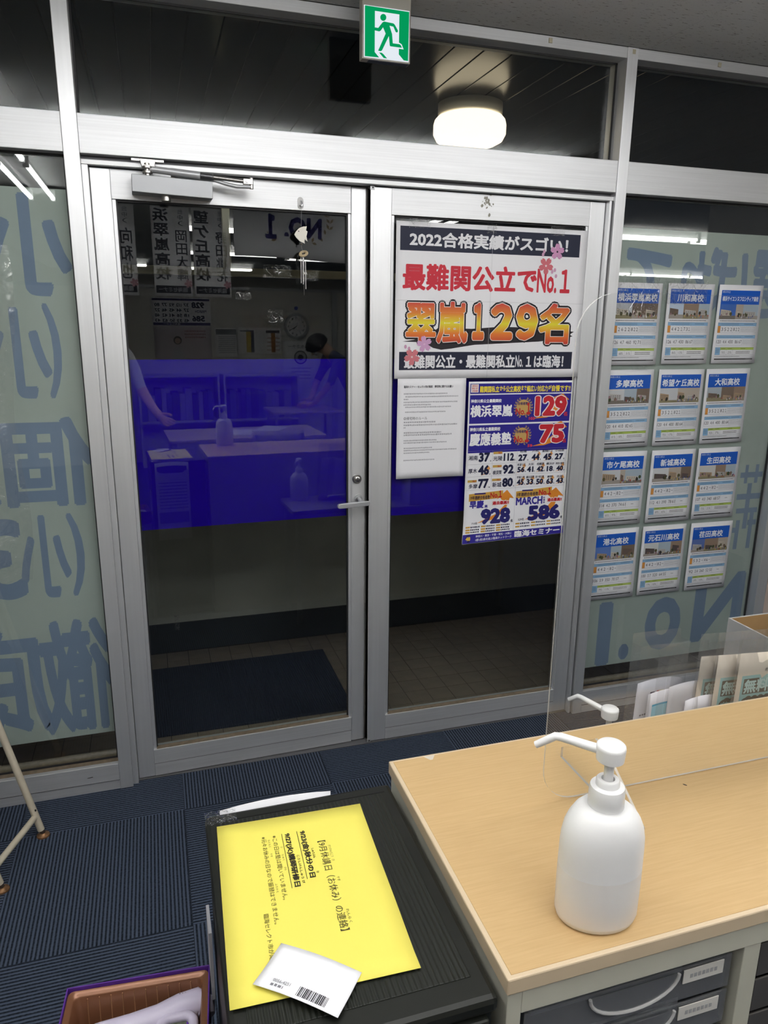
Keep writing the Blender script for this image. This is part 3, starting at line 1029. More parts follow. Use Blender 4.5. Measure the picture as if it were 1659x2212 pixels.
CELLS = [('湘南', -200, 32, -164, 15, '37', -160, 42, -116, 7), ('光陵', -102, 27, -65, 9, '112', -60, 36, -18, 7), ('柏陽', 6, 46, 33, 35, '27', 0, 29, 36, 4), ('川和', 56, 45, 84, 35, '44', 55, 29, 88, 4), ('横浜緑ケ丘', 98, 45, 142, 33, '45', 104, 28, 139, 3), ('小田原', 152, 44, 191, 33, '27', 152, 27, 188, 3),
         ('厚木', -199, -16, -164, -34, '46', -160, -5, -116, -42), ('横須賀', -101, -27, -65, -43, '92', -61, -7, -16, -42), ('希望ケ丘', -2, -5, 33, -15, '56', -1, -18, 29, -39), ('大和', 43, -5, 66, -15, '41', 39, -18, 66, -40), ('相模原', 79, -5, 110, -16, '42', 80, -19, 109, -40), ('横浜SF', 119, -6, 153, -16, '18', 122, -20, 148, -41), ('神奈川総合', 159, -7, 196, -17, '40', 163, -20, 192, -41),
         ('多摩', -195, -74, -160, -91, '77', -158, -56, -116, -92), ('新城', -100, -72, -63, -91, '80', -60, -57, -16, -92), ('平塚江南', -1, -53, 32, -63, '45', 0, -65, 29, -88), ('横浜国際', 38, -54, 72, -64, '33', 40, -66, 69, -88), ('茅ケ崎北陵', 77, -55, 113, -65, '50', 81, -67, 111, -89), ('秦野', 127, -57, 150, -66, '63', 124, -68, 153, -90), ('西湘', 168, -58, 192, -67, '43', 166, -68, 196, -90)]
for nm, a, b2, c2, d, num, e2, f2, g2, h2 in CELLS:
    s.text(nm, a, b2, c2, d, BLK, .02, 2)
    s.text(num, e2, f2, g2, h2, BLK, .05, 3)
    s.text('名', g2 + 1, h2 + 6, g2 + 6, h2, BLK, .02, 3)
for x, y in ((88, 4), (139, 3), (-116, -42), (29, -39), (109, -40), (192, -41), (29, -88), (69, -88), (111, -89), (153, -90), (196, -90)):
    s.poly([(x - 34, y - 2), (x - 12, y + 8), (x - 4, y + 22), (x - 11, y + 22), (x - 2, y + 34), (x + 5, y + 22), (x + 1, y + 20), (x - 6, y + 4)], (224, 160, 90), 1, 'arrow')
for x, y in ((-92, 38), (-92, -12), (-92, -63), (-190, -64)):
    s.rect(x - 10, y + 5, x + 26, y - 4, (196, 160, 80), 1, 'gold_tag')
    s.text('No.1', x + 10, y + 4, x + 24, y - 3, (190, 40, 40), .03, 2)
for y in (48, -1, -47, -97):
    s.rect(-204, y + .3, 204, y - .3, (150, 150, 160), 1, 'grid_line')
for x, y0, y1 in ((-105, 48, -97), (-5, 48, -97), (-4, -97, -262)):
    s.rect(x - .3, y0, x + .3, y1, (150, 150, 160), 1, 'grid_line')
s.poly([(-192, -112), (-54, -104), (-54, -132), (-192, -140)], GOLD, 1, 'gold_tag')
s.rect(-170, -109, -125, -115, (60, 50, 110), 2, 'small_print')
s.text('19年連続合格者数', -187, -119, -107, -134, (60, 44, 60), .03, 2)
s.text('No.', -106, -110, -72, -131, (190, 40, 40), .04, 3)
s.text('１', -71, -104, -59, -131, (190, 40, 40), .05, 3)
arrow([(-158, -224), (-78, -192), (-45, -160), (-65, -131), (-81, -138), (-38, -103), (-8, -137), (-25, -134), (-41, -180), (-82, -212)])
s.text('早慶', -189, -137, -131, -167, (56, 48, 150), .045, 3)
s.text('高', -128, -155, -115, -167, (56, 48, 150), .03, 3)
shout('過去最高!!', -96, -144, -28, -158)
s.text('928', -142, -170, -20, -230, (40, 38, 110), .06, 5)
s.text('名', -18, -218, -9, -229, BLK, .03, 5)
s.text('710名', -177, -219, -155, -228, BLK, .02, 4)
s.poly([(0, -112), (151, -101), (151, -130), (0, -140)], GOLD, 1, 'gold_tag')
s.rect(25, -107, 70, -113, (60, 50, 110), 2, 'small_print')
s.text('3年連続合格者数', 3, -117, 94, -132, (60, 44, 60), .03, 2)
s.text('No.', 96, -110, 133, -132, (190, 40, 40), .04, 3)
s.text('１', 135, -104, 148, -132, (190, 40, 40), .05, 3)
arrow([(39, -225), (122, -193), (158, -152), (134, -131), (120, -135), (168, -105), (203, -140), (181, -136), (165, -178), (124, -213)])
s.text('MARCH', 1, -135, 113, -166, (56, 48, 150), .045, 3)
for k, ch in enumerate('附属高'):
    s.text(ch, 116, -139 - 9 * k, 124, -146 - 9 * k, (56, 48, 150), .02, 3)
shout('過去最高!!', 134, -145, 196, -159)
s.text('586', 54, -170, 192, -231, (40, 38, 110), .06, 5)
s.text('名', 194, -219, 203, -230, BLK, .03, 5)
s.text('529名', 14, -217, 38, -227, BLK, .02, 4)
for y in (-237, -247, -256):
    for x in range(-200, -15, 62):
        s.rect(x, y + 3, x + 18, y - 3, GOLD, 1, 'gold_tag')
        s.bar(x + 20, y + 3, x + 56, y - 3, BLK, 2)
for y in (-238, -250):
    for x in range(4, 190, 66):
        s.rect(x, y + 3, x + 18, y - 3, GOLD, 1, 'gold_tag')
        s.bar(x + 20, y + 3, x + 60, y - 3, BLK, 2)
s.rect(-209, -263, 209, -296, DB)
s.text('臨海セミナー', 2, -266, 194, -292, (240, 240, 244), .035)
s.text('神奈川・東京・千葉・埼玉・大阪に', -157, -268, -10, -277, (226, 226, 236), .02)
s.text('1都1府3県を結ぶ臨海ネットワーク', -157, -281, -10, -291, (226, 226, 236), .02)
s.disc(-186, -279, 13, (30, 24, 40), 1, 'badge')
s.text('48', -197, -272, -178, -286, (232, 200, 60), .05, 2)
s.done()

# small printed notice
def wave2(x, y):
    return (0, 0, .0015 * math.sin(11 * y + 5 * x) + .006 * max(0, (x - .06) / .07) ** 2 * max(0, (-y) / .17))
s = Sheet('printed_notice', 254, 350, 'white notice of small grey print on the right door, beside the blue poster', 'notice', None,
          wallm(.225, .0275, 1.209), deform=wave2, nx=12, ny=14)
G = (168, 168, 174)
s.text('臨海セミナー・セレクト市が尾校　帰宅時に関するお願い', -104, 152, 78, 143, (70, 70, 78), .03)
for a in ((-104, 126, 58, 121), (-98, 116, 98, 111), (-104, 107, -88, 102), (-104, 97, 96, 92), (-104, 88, -4, 83), (-98, 80, 73, 75), (-98, 63, 52, 58),
          (-102, 28, 15, 22), (-102, 18, 99, 12), (-102, 9, -95, 4), (-101, -9, 38, -15), (-101, -17, 80, -23), (-101, -37, 21, -42), (-101, -45, 60, -50), (-100, -64, 5, -69), (-100, -72, 100, -77), (-100, -81, -4, -86), (-100, -107, 16, -112)):
    s.bar(*a, G, 1)
s.text('◎帰宅時のルール', -103, 44, -16, 33, (90, 90, 96), .0)
s.done()

# ================================================================== TWELVE SCHOOL SHEETS
HB_ = (24, 92, 196)
LB = (142, 184, 220)
SCHOOLS = [
    ('神奈川県立', '横浜翠嵐高校', '2622', '822', '126 4.7 460 92 71', '68%', '31%', 1.036, 1.574, .2, 'top row, left column'),
    ('神奈川県立', '川和高校', '4421', '731', '126 4.7 430 86 67', '86%', '13%', 1.271, 1.577, .2, 'top row, middle column'),
    ('横浜市立', '横浜サイエンスフロンティア高校', '3522', '822', '120 4.4 430 86 67', '76%', '23%', 1.504, 1.578, .3, 'top row, right column'),
    ('神奈川県立', '多摩高校', '3522', '822', '120 4.4 410 82 65', '81%', '18%', 1.036, 1.259, .5, 'second row, left column'),
    ('神奈川県立', '希望ケ丘高校', '3521', '821', '120 4.4 400 80 64', '75%', '17%', 1.269, 1.259, .1, 'second row, middle column'),
    ('神奈川県立', '大和高校', '3521', '821', '120 4.4 400 80 64', '92%', '7%', 1.492, 1.260, .6, 'second row, right column'),
    ('神奈川県立', '市ケ尾高校', '442-', '82-', '114 4.2 370 74 61', '85%', '9%', 1.040, .945, -.4, 'third row, left column'),
    ('神奈川県立', '新城高校', '442-', '82-', '112 4.1 390 78 61', '89%', '6%', 1.274, .943, .05, 'third row, middle column'),
    ('神奈川県立', '生田高校', '442-', '82-', '107 4.0 340 68 57', '72%', '21%', 1.498, .943, .1, 'third row, right column'),
    ('神奈川県立', '港北高校', '442-', '82-', '106 3.9 350 70 57', '79%', '11%', 1.040, .631, -.1, 'bottom row, left column'),
    ('神奈川県立', '元石川高校', '442-', '82-', '100 3.7 320 64 55', '77%', '10%', 1.270, .630, -.1, 'bottom row, middle column'),
    ('神奈川県立', '荏田高校', '532-', '46-', '92 3.4 260 52 50', '59%', '10%', 1.506, .627, -.3, 'bottom row, right column'),
]
SKY = [(196, 200, 206), (190, 204, 222), (70, 112, 190), (206, 208, 210), (200, 202, 206), (170, 178, 184), (206, 208, 212), (210, 212, 214), (206, 204, 200), (96, 128, 196), (206, 208, 208), (90, 110, 170)]
def school(k, d):
    pref, name, a4, b3, nums, p1, p2, x, z, ang, where = d
    g = random.Random(100 + k)
    ph = g.uniform(0, 6)
    sh = Sheet('school_sheet', 210, 297, 'white A4 school sheet with a blue title bar, %s of twelve' % where, 'sheet', 'school sheets on the right window',
               wallm(x, .040, z, ang), deform=lambda X, Y: (0, 0, .0008 * math.sin(16 * X + 9 * Y + ph)), nx=6, ny=8)
    X0_, X1_ = -92, 92
    def Y(v):
        return 148.5 - 297 * v
    sh.rect(X0_, Y(.068), X1_, Y(.243), HB_)
    sh.text(pref, X0_ + 4, Y(.076), X0_ + 8 + 8 * len(pref), Y(.103), (214, 226, 244), .0)
    n = len(name)
    w = min(86, 15 * n)
    sh.text(name, -w, Y(.125) if n < 10 else Y(.142), w, Y(.222) if n < 10 else Y(.205), (240, 242, 248), .028)
    # photographs: sky, buildings, trees and people as printed patches
    top, bot = Y(.243), Y(.432)
    sh.rect(X0_, top, X1_, bot, SKY[k])
    cuts = sorted([X0_, X1_, X0_ + g.uniform(60, 85), X0_ + g.uniform(105, 135)])
    for q in range(3):
        ca, cb = cuts[q], cuts[q + 1]
        if q:
            sh.rect(ca, top, cb, bot, g.choice([(150, 128, 110), (184, 172, 160), (120, 104, 92), (170, 184, 196)]), 1, 'photo_print')
        gy = bot + g.uniform(8, 16)
        sh.rect(ca, gy, cb, bot, g.choice([(150, 140, 128), (120, 112, 104), (140, 132, 104), (164, 156, 148)]), 2, 'photo_print')
        bx = ca + g.uniform(2, 10)
        bw = (cb - ca) * g.uniform(.45, .75)
        bh = g.uniform(14, 30)
        bc = g.choice([(206, 196, 178), (176, 150, 120), (112, 92, 78), (190, 186, 182), (90, 76, 70)])
        sh.poly([(bx, gy), (min(cb, bx + bw), gy), (min(cb, bx + bw), gy + bh * .8), (bx, gy + bh)], bc, 2, 'photo_print')
        for r in range(3):
            wy = gy + bh * (.18 + .22 * r)
            for cix in range(5):
                wx = bx + bw * (.08 + .18 * cix)
                if wx + bw * .1 < cb:
                    sh.rect(wx, wy, wx + bw * .1, wy + bh * .1, (92, 92, 98), 3, 'photo_print')
        for _ in range(4):
            tx, ty, tr = g.uniform(ca + 4, cb - 4), gy + g.uniform(0, 12), g.uniform(3, 7)
            tr = min(tr, tx - ca, cb - tx)
            if tr > 1:
                sh.disc(tx, ty, tr, g.choice([(64, 76, 48), (86, 84, 52), (52, 50, 44), (120, 100, 84), (150, 120, 126)]), 4, 'photo_print', 9, tr * 1.2)
        if q:
            for _ in range(7):
                px = g.uniform(ca + 2, cb - 5)
                py = bot + g.uniform(2, 10)
                sh.rect(px, py, px + 2.4, py + 7, g.choice([(226, 226, 230), (58, 86, 170), (190, 70, 56), (40, 40, 50), (222, 190, 90)]), 5, 'photo_print')
    sh.bar(X0_ + 6, Y(.447), X1_ - 10, Y(.458), (40, 40, 46), 1)
    def line(xa, ya, xb, yb):
        sh.rect(xa, ya, xb, yb, (150, 152, 160), 3, 'rule_line')
    def frame(y0, y1, xs):
        for yy in (y0, y1):
            line(X0_, yy + .35, X1_, yy - .35)
        for xv in xs:
            line(xv - .3, y0, xv + .3, y1)
    # table one
    sh.rect(X0_, Y(.475), X1_, Y(.518), LB)
    sh.rect(X0_, Y(.518), X0_ + 13, Y(.605), (222, 152, 72), 1)
    frame(Y(.475), Y(.605), (X0_, X0_ + 13, -22, 14, X1_))
    a4, b3 = a4.replace('1', '１'), b3.replace('1', '１')
    for q, ch in enumerate(a4):
        sh.text(ch, X0_ + 18 + 14 * q, Y(.538), X0_ + 26 + 14 * q, Y(.583) if ch != '-' else Y(.544), (70, 70, 76), .0) if ch != '-' else sh.rect(X0_ + 18 + 14 * q, Y(.558), X0_ + 26 + 14 * q, Y(.563), (70, 70, 76), 2, 'lettering')
    for q, ch in enumerate(b3):
        xa = -18 + 11 * q
        if ch == '-':
            sh.rect(xa, Y(.558), xa + 8, Y(.563), (70, 70, 76), 2, 'lettering')
        else:
            sh.text(ch, xa, Y(.538), xa + 7.5, Y(.583), (70, 70, 76), .0)
    for q in range(5):
        sh.bar(17, Y(.530 + .014 * q), 88, Y(.536 + .014 * q), (150, 150, 156), 1)
    sh.bar(X0_ + 16, Y(.485), 8, Y(.491), (90, 110, 140), 1)
    sh.bar(X0_ + 16, Y(.500), 8, Y(.507), (90, 110, 140), 1)
    sh.bar(32, Y(.490), 76, Y(.499), (90, 110, 140), 1)
    # table two
    sh.rect(X0_, Y(.635), X1_, Y(.678), LB)
    frame(Y(.635), Y(.765), (X0_, 30, X1_))
    for q, t in enumerate(nums.split()):
        cx = (-80, -52, -24, 4, 22)[q]
        hw = (10, 8, 11, 7, 6.5)[q]
        sh.text(t, cx - hw, Y(.698), cx + hw, Y(.742), (70, 70, 76), .0)
    if '-' in a4:
        sh.rect(54, Y(.718), 66, Y(.723), (90, 90, 96), 2, 'lettering')
    else:
        for q in range(5):
            sh.bar(33, Y(.688 + .014 * q), 88, Y(.694 + .014 * q), (150, 150, 156), 1)
    sh.bar(X0_ + 8, Y(.655), 26, Y(.663), (90, 110, 140), 1)
    sh.bar(42, Y(.650), 82, Y(.659), (90, 110, 140), 1)
    # table three
    sh.rect(X0_ + 24, Y(.792), X1_, Y(.825), (176, 198, 96))
    sh.rect(X0_, Y(.792), X0_ + 24, Y(.890), LB)
    frame(Y(.792), Y(.890), (X0_, X0_ + 24, X0_ + 54, -8, X1_))
    sh.bar(X0_ + 30, Y(.804), X0_ + 48, Y(.813), (90, 100, 60), 1)
    sh.bar(X0_ + 60, Y(.804), X0_ + 80, Y(.813), (90, 100, 60), 1)
    sh.bar(30, Y(.804), 52, Y(.813), (90, 100, 60), 1)
    for q in range(3):
        sh.bar(X0_ + 4, Y(.812 + .022 * q), X0_ + 20, Y(.820 + .022 * q), (70, 90, 120), 1)
    sh.text(p1, X0_ + 31, Y(.842), X0_ + 48, Y(.874), (120, 120, 126), .0)
    sh.text(p2, X0_ + 61, Y(.842), X0_ + 79, Y(.874), (120, 120, 126), .0)
    sh.bar(8, Y(.842), 76, Y(.852), (50, 50, 56), 1)
    sh.bar(8, Y(.862), 76, Y(.872), (50, 50, 56), 1)
    sh.bar(X0_, Y(.905), X0_ + 120, Y(.912), (110, 110, 116), 1)
    sh.rect(X0_, Y(.938), X1_, Y(.952), (26, 26, 30))
    sh.bar(X1_ - 32, Y(.942), X1_ - 6, Y(.948), (150, 150, 156), 2)
    sh.done()
for k, d in enumerate(SCHOOLS):
    school(k, d)
tape('clear_tape', 'crumpled clear film over the top left school sheet', 1.02, .0345, 1.68, .20, .14, 0, 11, .0022, ridges=26)
tape('clear_tape', 'crumpled clear film over the top middle school sheet', 1.24, .0345, 1.695, .20, .09, 0, 12, .0018, ridges=16)
tape('clear_tape', 'curled scrap of clear tape between the left column sheets', 1.07, .0345, 1.415, .07, .02, 0, 13, .0018)

# ================================================================== COUNTER
def wood_mat():
    m = bpy.data.materials.new('pale_beech_laminate')
    m.use_nodes = True
    nt = m.node_tree
    b = nt.nodes['Principled BSDF']
    b.inputs['Roughness'].default_value = .42
    b.inputs['Specular IOR Level'].default_value = .4
    tc = nt.nodes.new('ShaderNodeTexCoord')
    mp = nt.nodes.new('ShaderNodeMapping')
    mp.inputs['Scale'].default_value = (3, 60, 1)
    nt.links.new(tc.outputs['Object'], mp.inputs['Vector'])
    nz = nt.nodes.new('ShaderNodeTexNoise')
    nz.inputs['Scale'].default_value = 5
    nz.inputs['Detail'].default_value = 6
    nz.inputs['Distortion'].default_value = .4
    nt.links.new(mp.outputs[0], nz.inputs['Vector'])
    cr = nt.nodes.new('ShaderNodeValToRGB')
    e = cr.color_ramp.elements
    e[0].position = .35; e[0].color = (*srgb(201, 168, 120), 1)
    e[1].position = .68; e[1].color = (*srgb(208, 176, 128), 1)
    nt.links.new(nz.outputs['Fac'], cr.inputs[0])
    nt.links.new(cr.outputs[0], b.inputs['Base Color'])
    return m
LAM = wood_mat()
BAND = mat('cream_edge_band', srgb(214, 194, 164), .45)
wt = empty('worktop', (-.375, -1.80, .858), label='pale beech worktop with cream edges on the reception cabinet', cat='worktop')
B('edge_band', (0, 1.575, 0, .425, 0, .0215), BAND, wt, .002)
B('laminate', (.0065, 1.5685, .0055, .4195, .0210, .0222), LAM, wt, .0004)
for k, (x, y) in enumerate(((.148, .075), (.42, .235))):
    MB().lathe([(0.0, .0), (.0016, 0)], 8, (x, y, .02235), 1, 2.2, .6, cap=False).build('speck', mat('speck', (.08, .06, .04), .8), wt)
MB().add([(.058, .4195, .02232), (.078, .4195, .02232), (.070, .408, .02232), (.066, .408, .02232)], [(0, 3, 2, 1)]).build('worn_patch', mat('worn_patch', srgb(214, 204, 190), .6), wt)
GREYC = mat('grey_green_steel', srgb(198, 197, 182), .45, noise=.02, nscale=10)
cb = empty('reception_cabinet', (-.372, -1.796, 0), label='grey steel cabinet under the pale worktop, open towards the camera', cat='cabinet')
H0 = .858
B('side_panel', (0, .018, 0, .415, 0, H0), GREYC, cb, .001)
B('side_panel', (1.55, 1.568, 0, .415, 0, H0), GREYC, cb, .001)
B('back_panel', (.018, 1.55, .40, .415, 0, H0), GREYC, cb)
B('bottom_panel', (.018, 1.55, 0, .40, 0, .06), GREYC, cb)
B('top_rail', (.018, 1.55, 0, .40, .824, H0), GREYC, cb, .001)
B('divider', (.327, .353, .002, .40, .06, .824), GREYC, cb, .001)
B('divider', (.94, .966, .002, .40, .06, .824), GREYC, cb, .001)
SMOKE = glass('smoky_drawer_plastic', (.62, .64, .66), .06, rough=.08, bump=.05, bscale=6, haze=.22, hcol=(.45, .46, .48))
DARKPL = mat('dark_grey_plastic', srgb(78, 76, 74), .4)
def letter_case(label, x0, w, z0, n, m, dark):
    e = empty('letter_case', (x0, -1.785, z0), label=label, cat='letter case', group='letter cases in the cabinet')
    h = .0565
    B('shell', (0, .003, .012, .33, 0, h * n), SMOKE if not dark else DARKPL, e)
    B('shell', (w - .003, w, .012, .33, 0, h * n), SMOKE if not dark else DARKPL, e)
    for k in range(n):
        z = k * h
        d = B('drawer', (.004, w - .004, 0, .003, z + .003, z + h - .003), m, e, .001)
        B('tray', (.006, w - .006, .004, .32, z + .004, z + .007), m, d)
        if not dark:
            B('papers', (.03, w - .05, .03, .31, z + .008, z + .02 + .01 * (k % 2)), PAPER, d, .001)
        pts = []
        for q in range(17):
            t = PI + PI * q / 16
            pts.append((w * .5 + .062 * math.cos(t), z + h - .006 + .034 * math.sin(t)))
        rim = MB().tube([(p[0], -.004, p[1]) for p in pts], .0022, 8)
        rim.build('scoop_rim', m if dark else ACRYLE, d, True)
        MB().prism(pts, -.0035, -.0025, 'y').build('scoop', m, d)
        if not dark:
            B('label_card', (w - .078, w - .018, -.0018, -.0008, z + h - .027, z + h - .007), mat('label_card', srgb(216, 214, 208), .6), d)
            bb = MB()
            for q in range(7):
                bb.box(w - .068 + .006 * q, w - .064 + .006 * q, -.0022, -.0019, z + h - .020, z + h - .014)
            bb.build('small_print', ink((170, 170, 172)), d)
    return e
letter_case('clear plastic letter case with scoop drawers, left bay of the cabinet', -.346, .298, .81 - .0565 * 9, 9, SMOKE, False)
letter_case('dark grey letter case in the middle bay of the cabinet', -.012, .55, .81 - .0565 * 9, 9, DARKPL, True)

# ---- clear acrylic screen on the counter
def rrect(x0, x1, z0, z1, r, n=8):
    pts = []
    for cx, cz, a in ((x1 - r, z0 + r, -PI / 2), (x1 - r, z1 - r, 0), (x0 + r, z1 - r, PI / 2), (x0 + r, z0 + r, PI)):
        for k in range(n + 1):
            t = a + PI / 2 * k / n
            pts.append((cx + r * math.cos(t), cz + r * math.sin(t)))
    return pts
sc_ = empty('acrylic_screen', (0, -1.543, .8802), label='clear acrylic screen with rounded corners standing on the worktop', cat='screen')
rp = rrect(-.192, .95, .002, .725, .055)
nrp = len(rp)
mb = MB().add([(x, -.0015, z) for x, z in rp] + [(x, .0015, z) for x, z in rp], [tuple(range(nrp)), tuple(range(2 * nrp - 1, nrp - 1, -1))])
mb.build('panel', ACRYL, sc_)
MB().add([(x, -.0015, z) for x, z in rp] + [(x, .0015, z) for x, z in rp], [(i, nrp + i, nrp + (i + 1) % nrp, (i + 1) % nrp) for i in range(nrp)]).build('polished_edge', ACRYLE, sc_)
for x in (-.099, .80):
    fp = [(.099, .0), (.099, .018), (.012, .085), (-.012, .085), (-.112, .022), (-.112, 0)]
    nf = len(fp)
    ft = MB().add([(x - .002, y, z) for y, z in fp] + [(x + .002, y, z) for y, z in fp], [tuple(range(nf)), tuple(range(2 * nf - 1, nf - 1, -1))]).build('foot', ACRYL, sc_)
    MB().add([(x - .002, y, z) for y, z in fp] + [(x + .002, y, z) for y, z in fp], [(i, nf + i, nf + (i + 1) % nf, (i + 1) % nf) for i in range(nf)]).build('polished_edge', ACRYLE, ft)

# ---- pump bottles
def hdpe():
    """milky bottle wall; below the liquid level the contents show through greyer"""
    m = mat('frosted_bottle', (.95, .955, .97), rough=.36, spec=.35)
    nt = m.node_tree
    b = nt.nodes['Principled BSDF']
    b.inputs['Subsurface Weight'].default_value = 1.0
    b.inputs['Subsurface Radius'].default_value = (1.0, 1.0, 1.0)
    b.inputs['Subsurface Scale'].default_value = .012
    tc = nt.nodes.new('ShaderNodeTexCoord')
    sp = nt.nodes.new('ShaderNodeSeparateXYZ')
    nt.links.new(tc.outputs['Object'], sp.inputs[0])
    mr = nt.nodes.new('ShaderNodeMapRange')
    mr.inputs['From Min'].default_value = .0715
    mr.inputs['From Max'].default_value = .0725
    nt.links.new(sp.outputs['Z'], mr.inputs['Value'])
    mx = nt.nodes.new('ShaderNodeMix'); mx.data_type = 'RGBA'
    mx.inputs['A'].default_value = (.89, .87, .85, 1)
    mx.inputs['B'].default_value = (.95, .955, .97, 1)
    nt.links.new(mr.outputs[0], mx.inputs['Factor'])
    nt.links.new(mx.outputs['Result'], b.inputs['Base Color'])
    return m
HDPE = hdpe()
def oval(mb, rings, c=(0, 0, 0), rot=0.0, n=36):
    vs, fs = [], []
    for rx, ry, z in rings:
        for i in range(n):
            t = 2 * PI * i / n
            x, y = rx * math.cos(t), ry * math.sin(t)
            vs.append((c[0] + x * math.cos(rot) - y * math.sin(rot), c[1] + x * math.sin(rot) + y * math.cos(rot), c[2] + z))
    k = len(rings)
    for j in range(k - 1):
        for i in range(n):
            fs.append((j * n + i, j * n + (i + 1) % n, (j + 1) * n + (i + 1) % n, (j + 1) * n + i))
    fs += [tuple(range(n - 1, -1, -1)), tuple(range((k - 1) * n, k * n))]
    return mb.add(vs, fs)
def bottle(loc, label, elbow, tip):
    e = empty('pump_bottle', loc, label=label, cat='bottle', group='pump bottles')
    A, Bq, N = .0495, .0380, .0170
    rings = [(A * .88, Bq * .86, 0), (A * .96, Bq * .95, .003), (A, Bq, .010), (A * 1.01, Bq * 1.01, .055), (A, Bq, .100), (A * .985, Bq * .985, .112), (A * .94, Bq * .955, .1235), (A * .85, Bq * .89, .134), (A * .72, Bq * .80, .143), (A * .56, Bq * .66, .1495), (N, N, .1525), (N * .9, N * .9, .155)]
    oval(MB(), rings, rot=R(-10)).build('bottle_body', HDPE, e, True)
    MB().lathe([(.0198, .1495), (.0205, .151), (.0202, .1715), (.0190, .1755), (.0135, .1768), (.0133, .1830), (.0122, .1845), (.0076, .1845), (.0074, .180)], 36).build('collar', WHITEPL, e, True)
    MB().cyl((0, 0, .178), (0, 0, .211), .0056, n=24).build('stem', WHITEPL, e, True)
    hd2 = MB().lathe([(.0148, .2085), (.0156, .2092), (.0166, .2238), (.0162, .2268), (.0145, .2284), (.0, .2290)], 36, cap=False).lathe([(.0, .2085), (.0148, .2085)], 36, cap=False).build('pump_head', WHITEPL, e, True)
    d0 = Vector(elbow)
    st = Vector((d0.x * .2, d0.y * .2, .2190))
    a = Vector(elbow)
    t = Vector(tip)
    path = [st, st.lerp(a, .5), st.lerp(a, .9), a.lerp(t, .06), a.lerp(t, .5), t]
    MB().tube(path, 0, 16, [.0056, .0052, .0049, .0048, .0046, .0042]).build('nozzle', WHITEPL, hd2, True)
    return e
bottle((-.232, -1.745, .8802), 'white pump bottle half full of hand sanitiser at the front of the worktop', (-.048, .037, .2255), (-.066, .051, .2085))
bottle((.093, -1.300, .632), 'second white pump bottle, only its nozzle showing behind the worktop', (-.030, .062, .2255), (-.040, .079, .2105))

# ---- low table behind the counter with leaflets
lt = empty('low_table', (0, -1.37, 0), label='low grey table behind the counter carrying leaflets', cat='table')
B('table_top', (.0, 1.15, .004, .315, .607, .632), mat('table_grey', srgb(150, 146, 138), .5), lt, .003)
for x in (.03, 1.12):
    for y in (.03, .29):
        MB().cyl((x, y, 0), (x, y, .607), .014, n=12).build('leg', SILVER, lt, True)
CREAMP = mat('cream_leaflet_paper', srgb(228, 216, 200), .7)
def leafm(x, y, z, rz, lean, tilt):
    return Matrix.Translation((x, y, z)) @ Matrix.Rotation(R(rz), 4, 'Z') @ Matrix.Rotation(PI / 2 - R(lean), 4, 'X') @ Matrix.Rotation(R(tilt), 4, 'Z')
CY = (150, 204, 208)
DK = (58, 56, 54)
def trial(label, x, y, z):
    s = Sheet('leaflet', 210, 297, label, 'leaflet', 'free trial leaflets', leafm(x, y, z, 9, 4, -7) @ Matrix.Scale(.885, 4), paper=CREAMP, nx=4, ny=6,
              deform=lambda X, Y: (0, 0, .006 * max(0, (Y - .06) / .09) ** 2 * (1 + X / .1)))
    s.text('教室見学', -12, 108, 66, 99, (90, 80, 84), .0)
    s.rect(-88, 92, 105, -20, CY)
    s.rect(-80, 84, 104, 46, DK, 1)
    s.text('無料体験', -77, 82, 100, 48, (196, 232, 232), .035)
    for k in range(9):
        s.disc(-66 + 11 * k, 20 + 4 * (k % 2), 17, DK, 1, 'speech_bubble', 14)
    s.text('ご存知ですか？', -76, 32, 30, 10, CY, .02)
    s.text('詳しくは', 56, 38, 98, 26, DK, .02)
    s.text('教室まで', 56, 22, 98, 10, DK, .02)
    for k in range(7):
        s.bar(-70, -34 - 12 * k, 90, -40 - 12 * k, (130, 120, 110), 1)
    s.text('パンフレット', -60, -2, 20, -14, DK, .01)
    return s.done()
def pocket(label, x, y, z, w, h, d=.016, rz=9, lean=4, tilt=-7):
    e = empty('brochure_pocket', matrix=leafm(x, y, z, rz, lean, tilt), label=label, cat='leaflet holder', group='clear leaflet pockets')
    MB().grid(6, 8, lambda u, v: ((u - .5) * w, (v - .5) * h, d * .5 + .002 * math.sin(7 * u + 3 * v))).build('front_sheet', POCKET, e, True)
    MB().grid(6, 8, lambda u, v: ((u - .5) * w, (v - .5) * h * 1.06 + h * .03, -d * .5)).build('back_sheet', POCKET, e, True)
    eg = MB()
    for q in (-1, 1):
        eg.box(q * w / 2 - .0008, q * w / 2 + .0008, 0, h, -d / 2, d / 2) if False else eg.add([(q * w / 2, -h / 2, -d / 2), (q * w / 2, -h / 2, d / 2), (q * w / 2, h / 2, d / 2), (q * w / 2, h / 2, -d / 2)], [(0, 1, 2, 3)])
    eg.add([(-w / 2, -h / 2, -d / 2), (w / 2, -h / 2, -d / 2), (w / 2, -h / 2, d / 2), (-w / 2, -h / 2, d / 2)], [(0, 1, 2, 3)])
    eg.build('side_wall', POCKET, e)
    return e
for k, (x, y, nm) in enumerate(((.496, -1.268, 'nearest and rightmost'), (.449, -1.259, 'second from the right'), (.413, -1.250, 'third from the right'))):
    trial('cream and cyan free trial leaflet, %s' % nm, x, y, .775 - .002 * k)
    pocket('clear pocket holding a cream leaflet, %s' % nm, x, y, .791 - .002 * k, .197, .292, .006)
WLP = mat('white_leaflet_paper', srgb(226, 224, 232), .6)
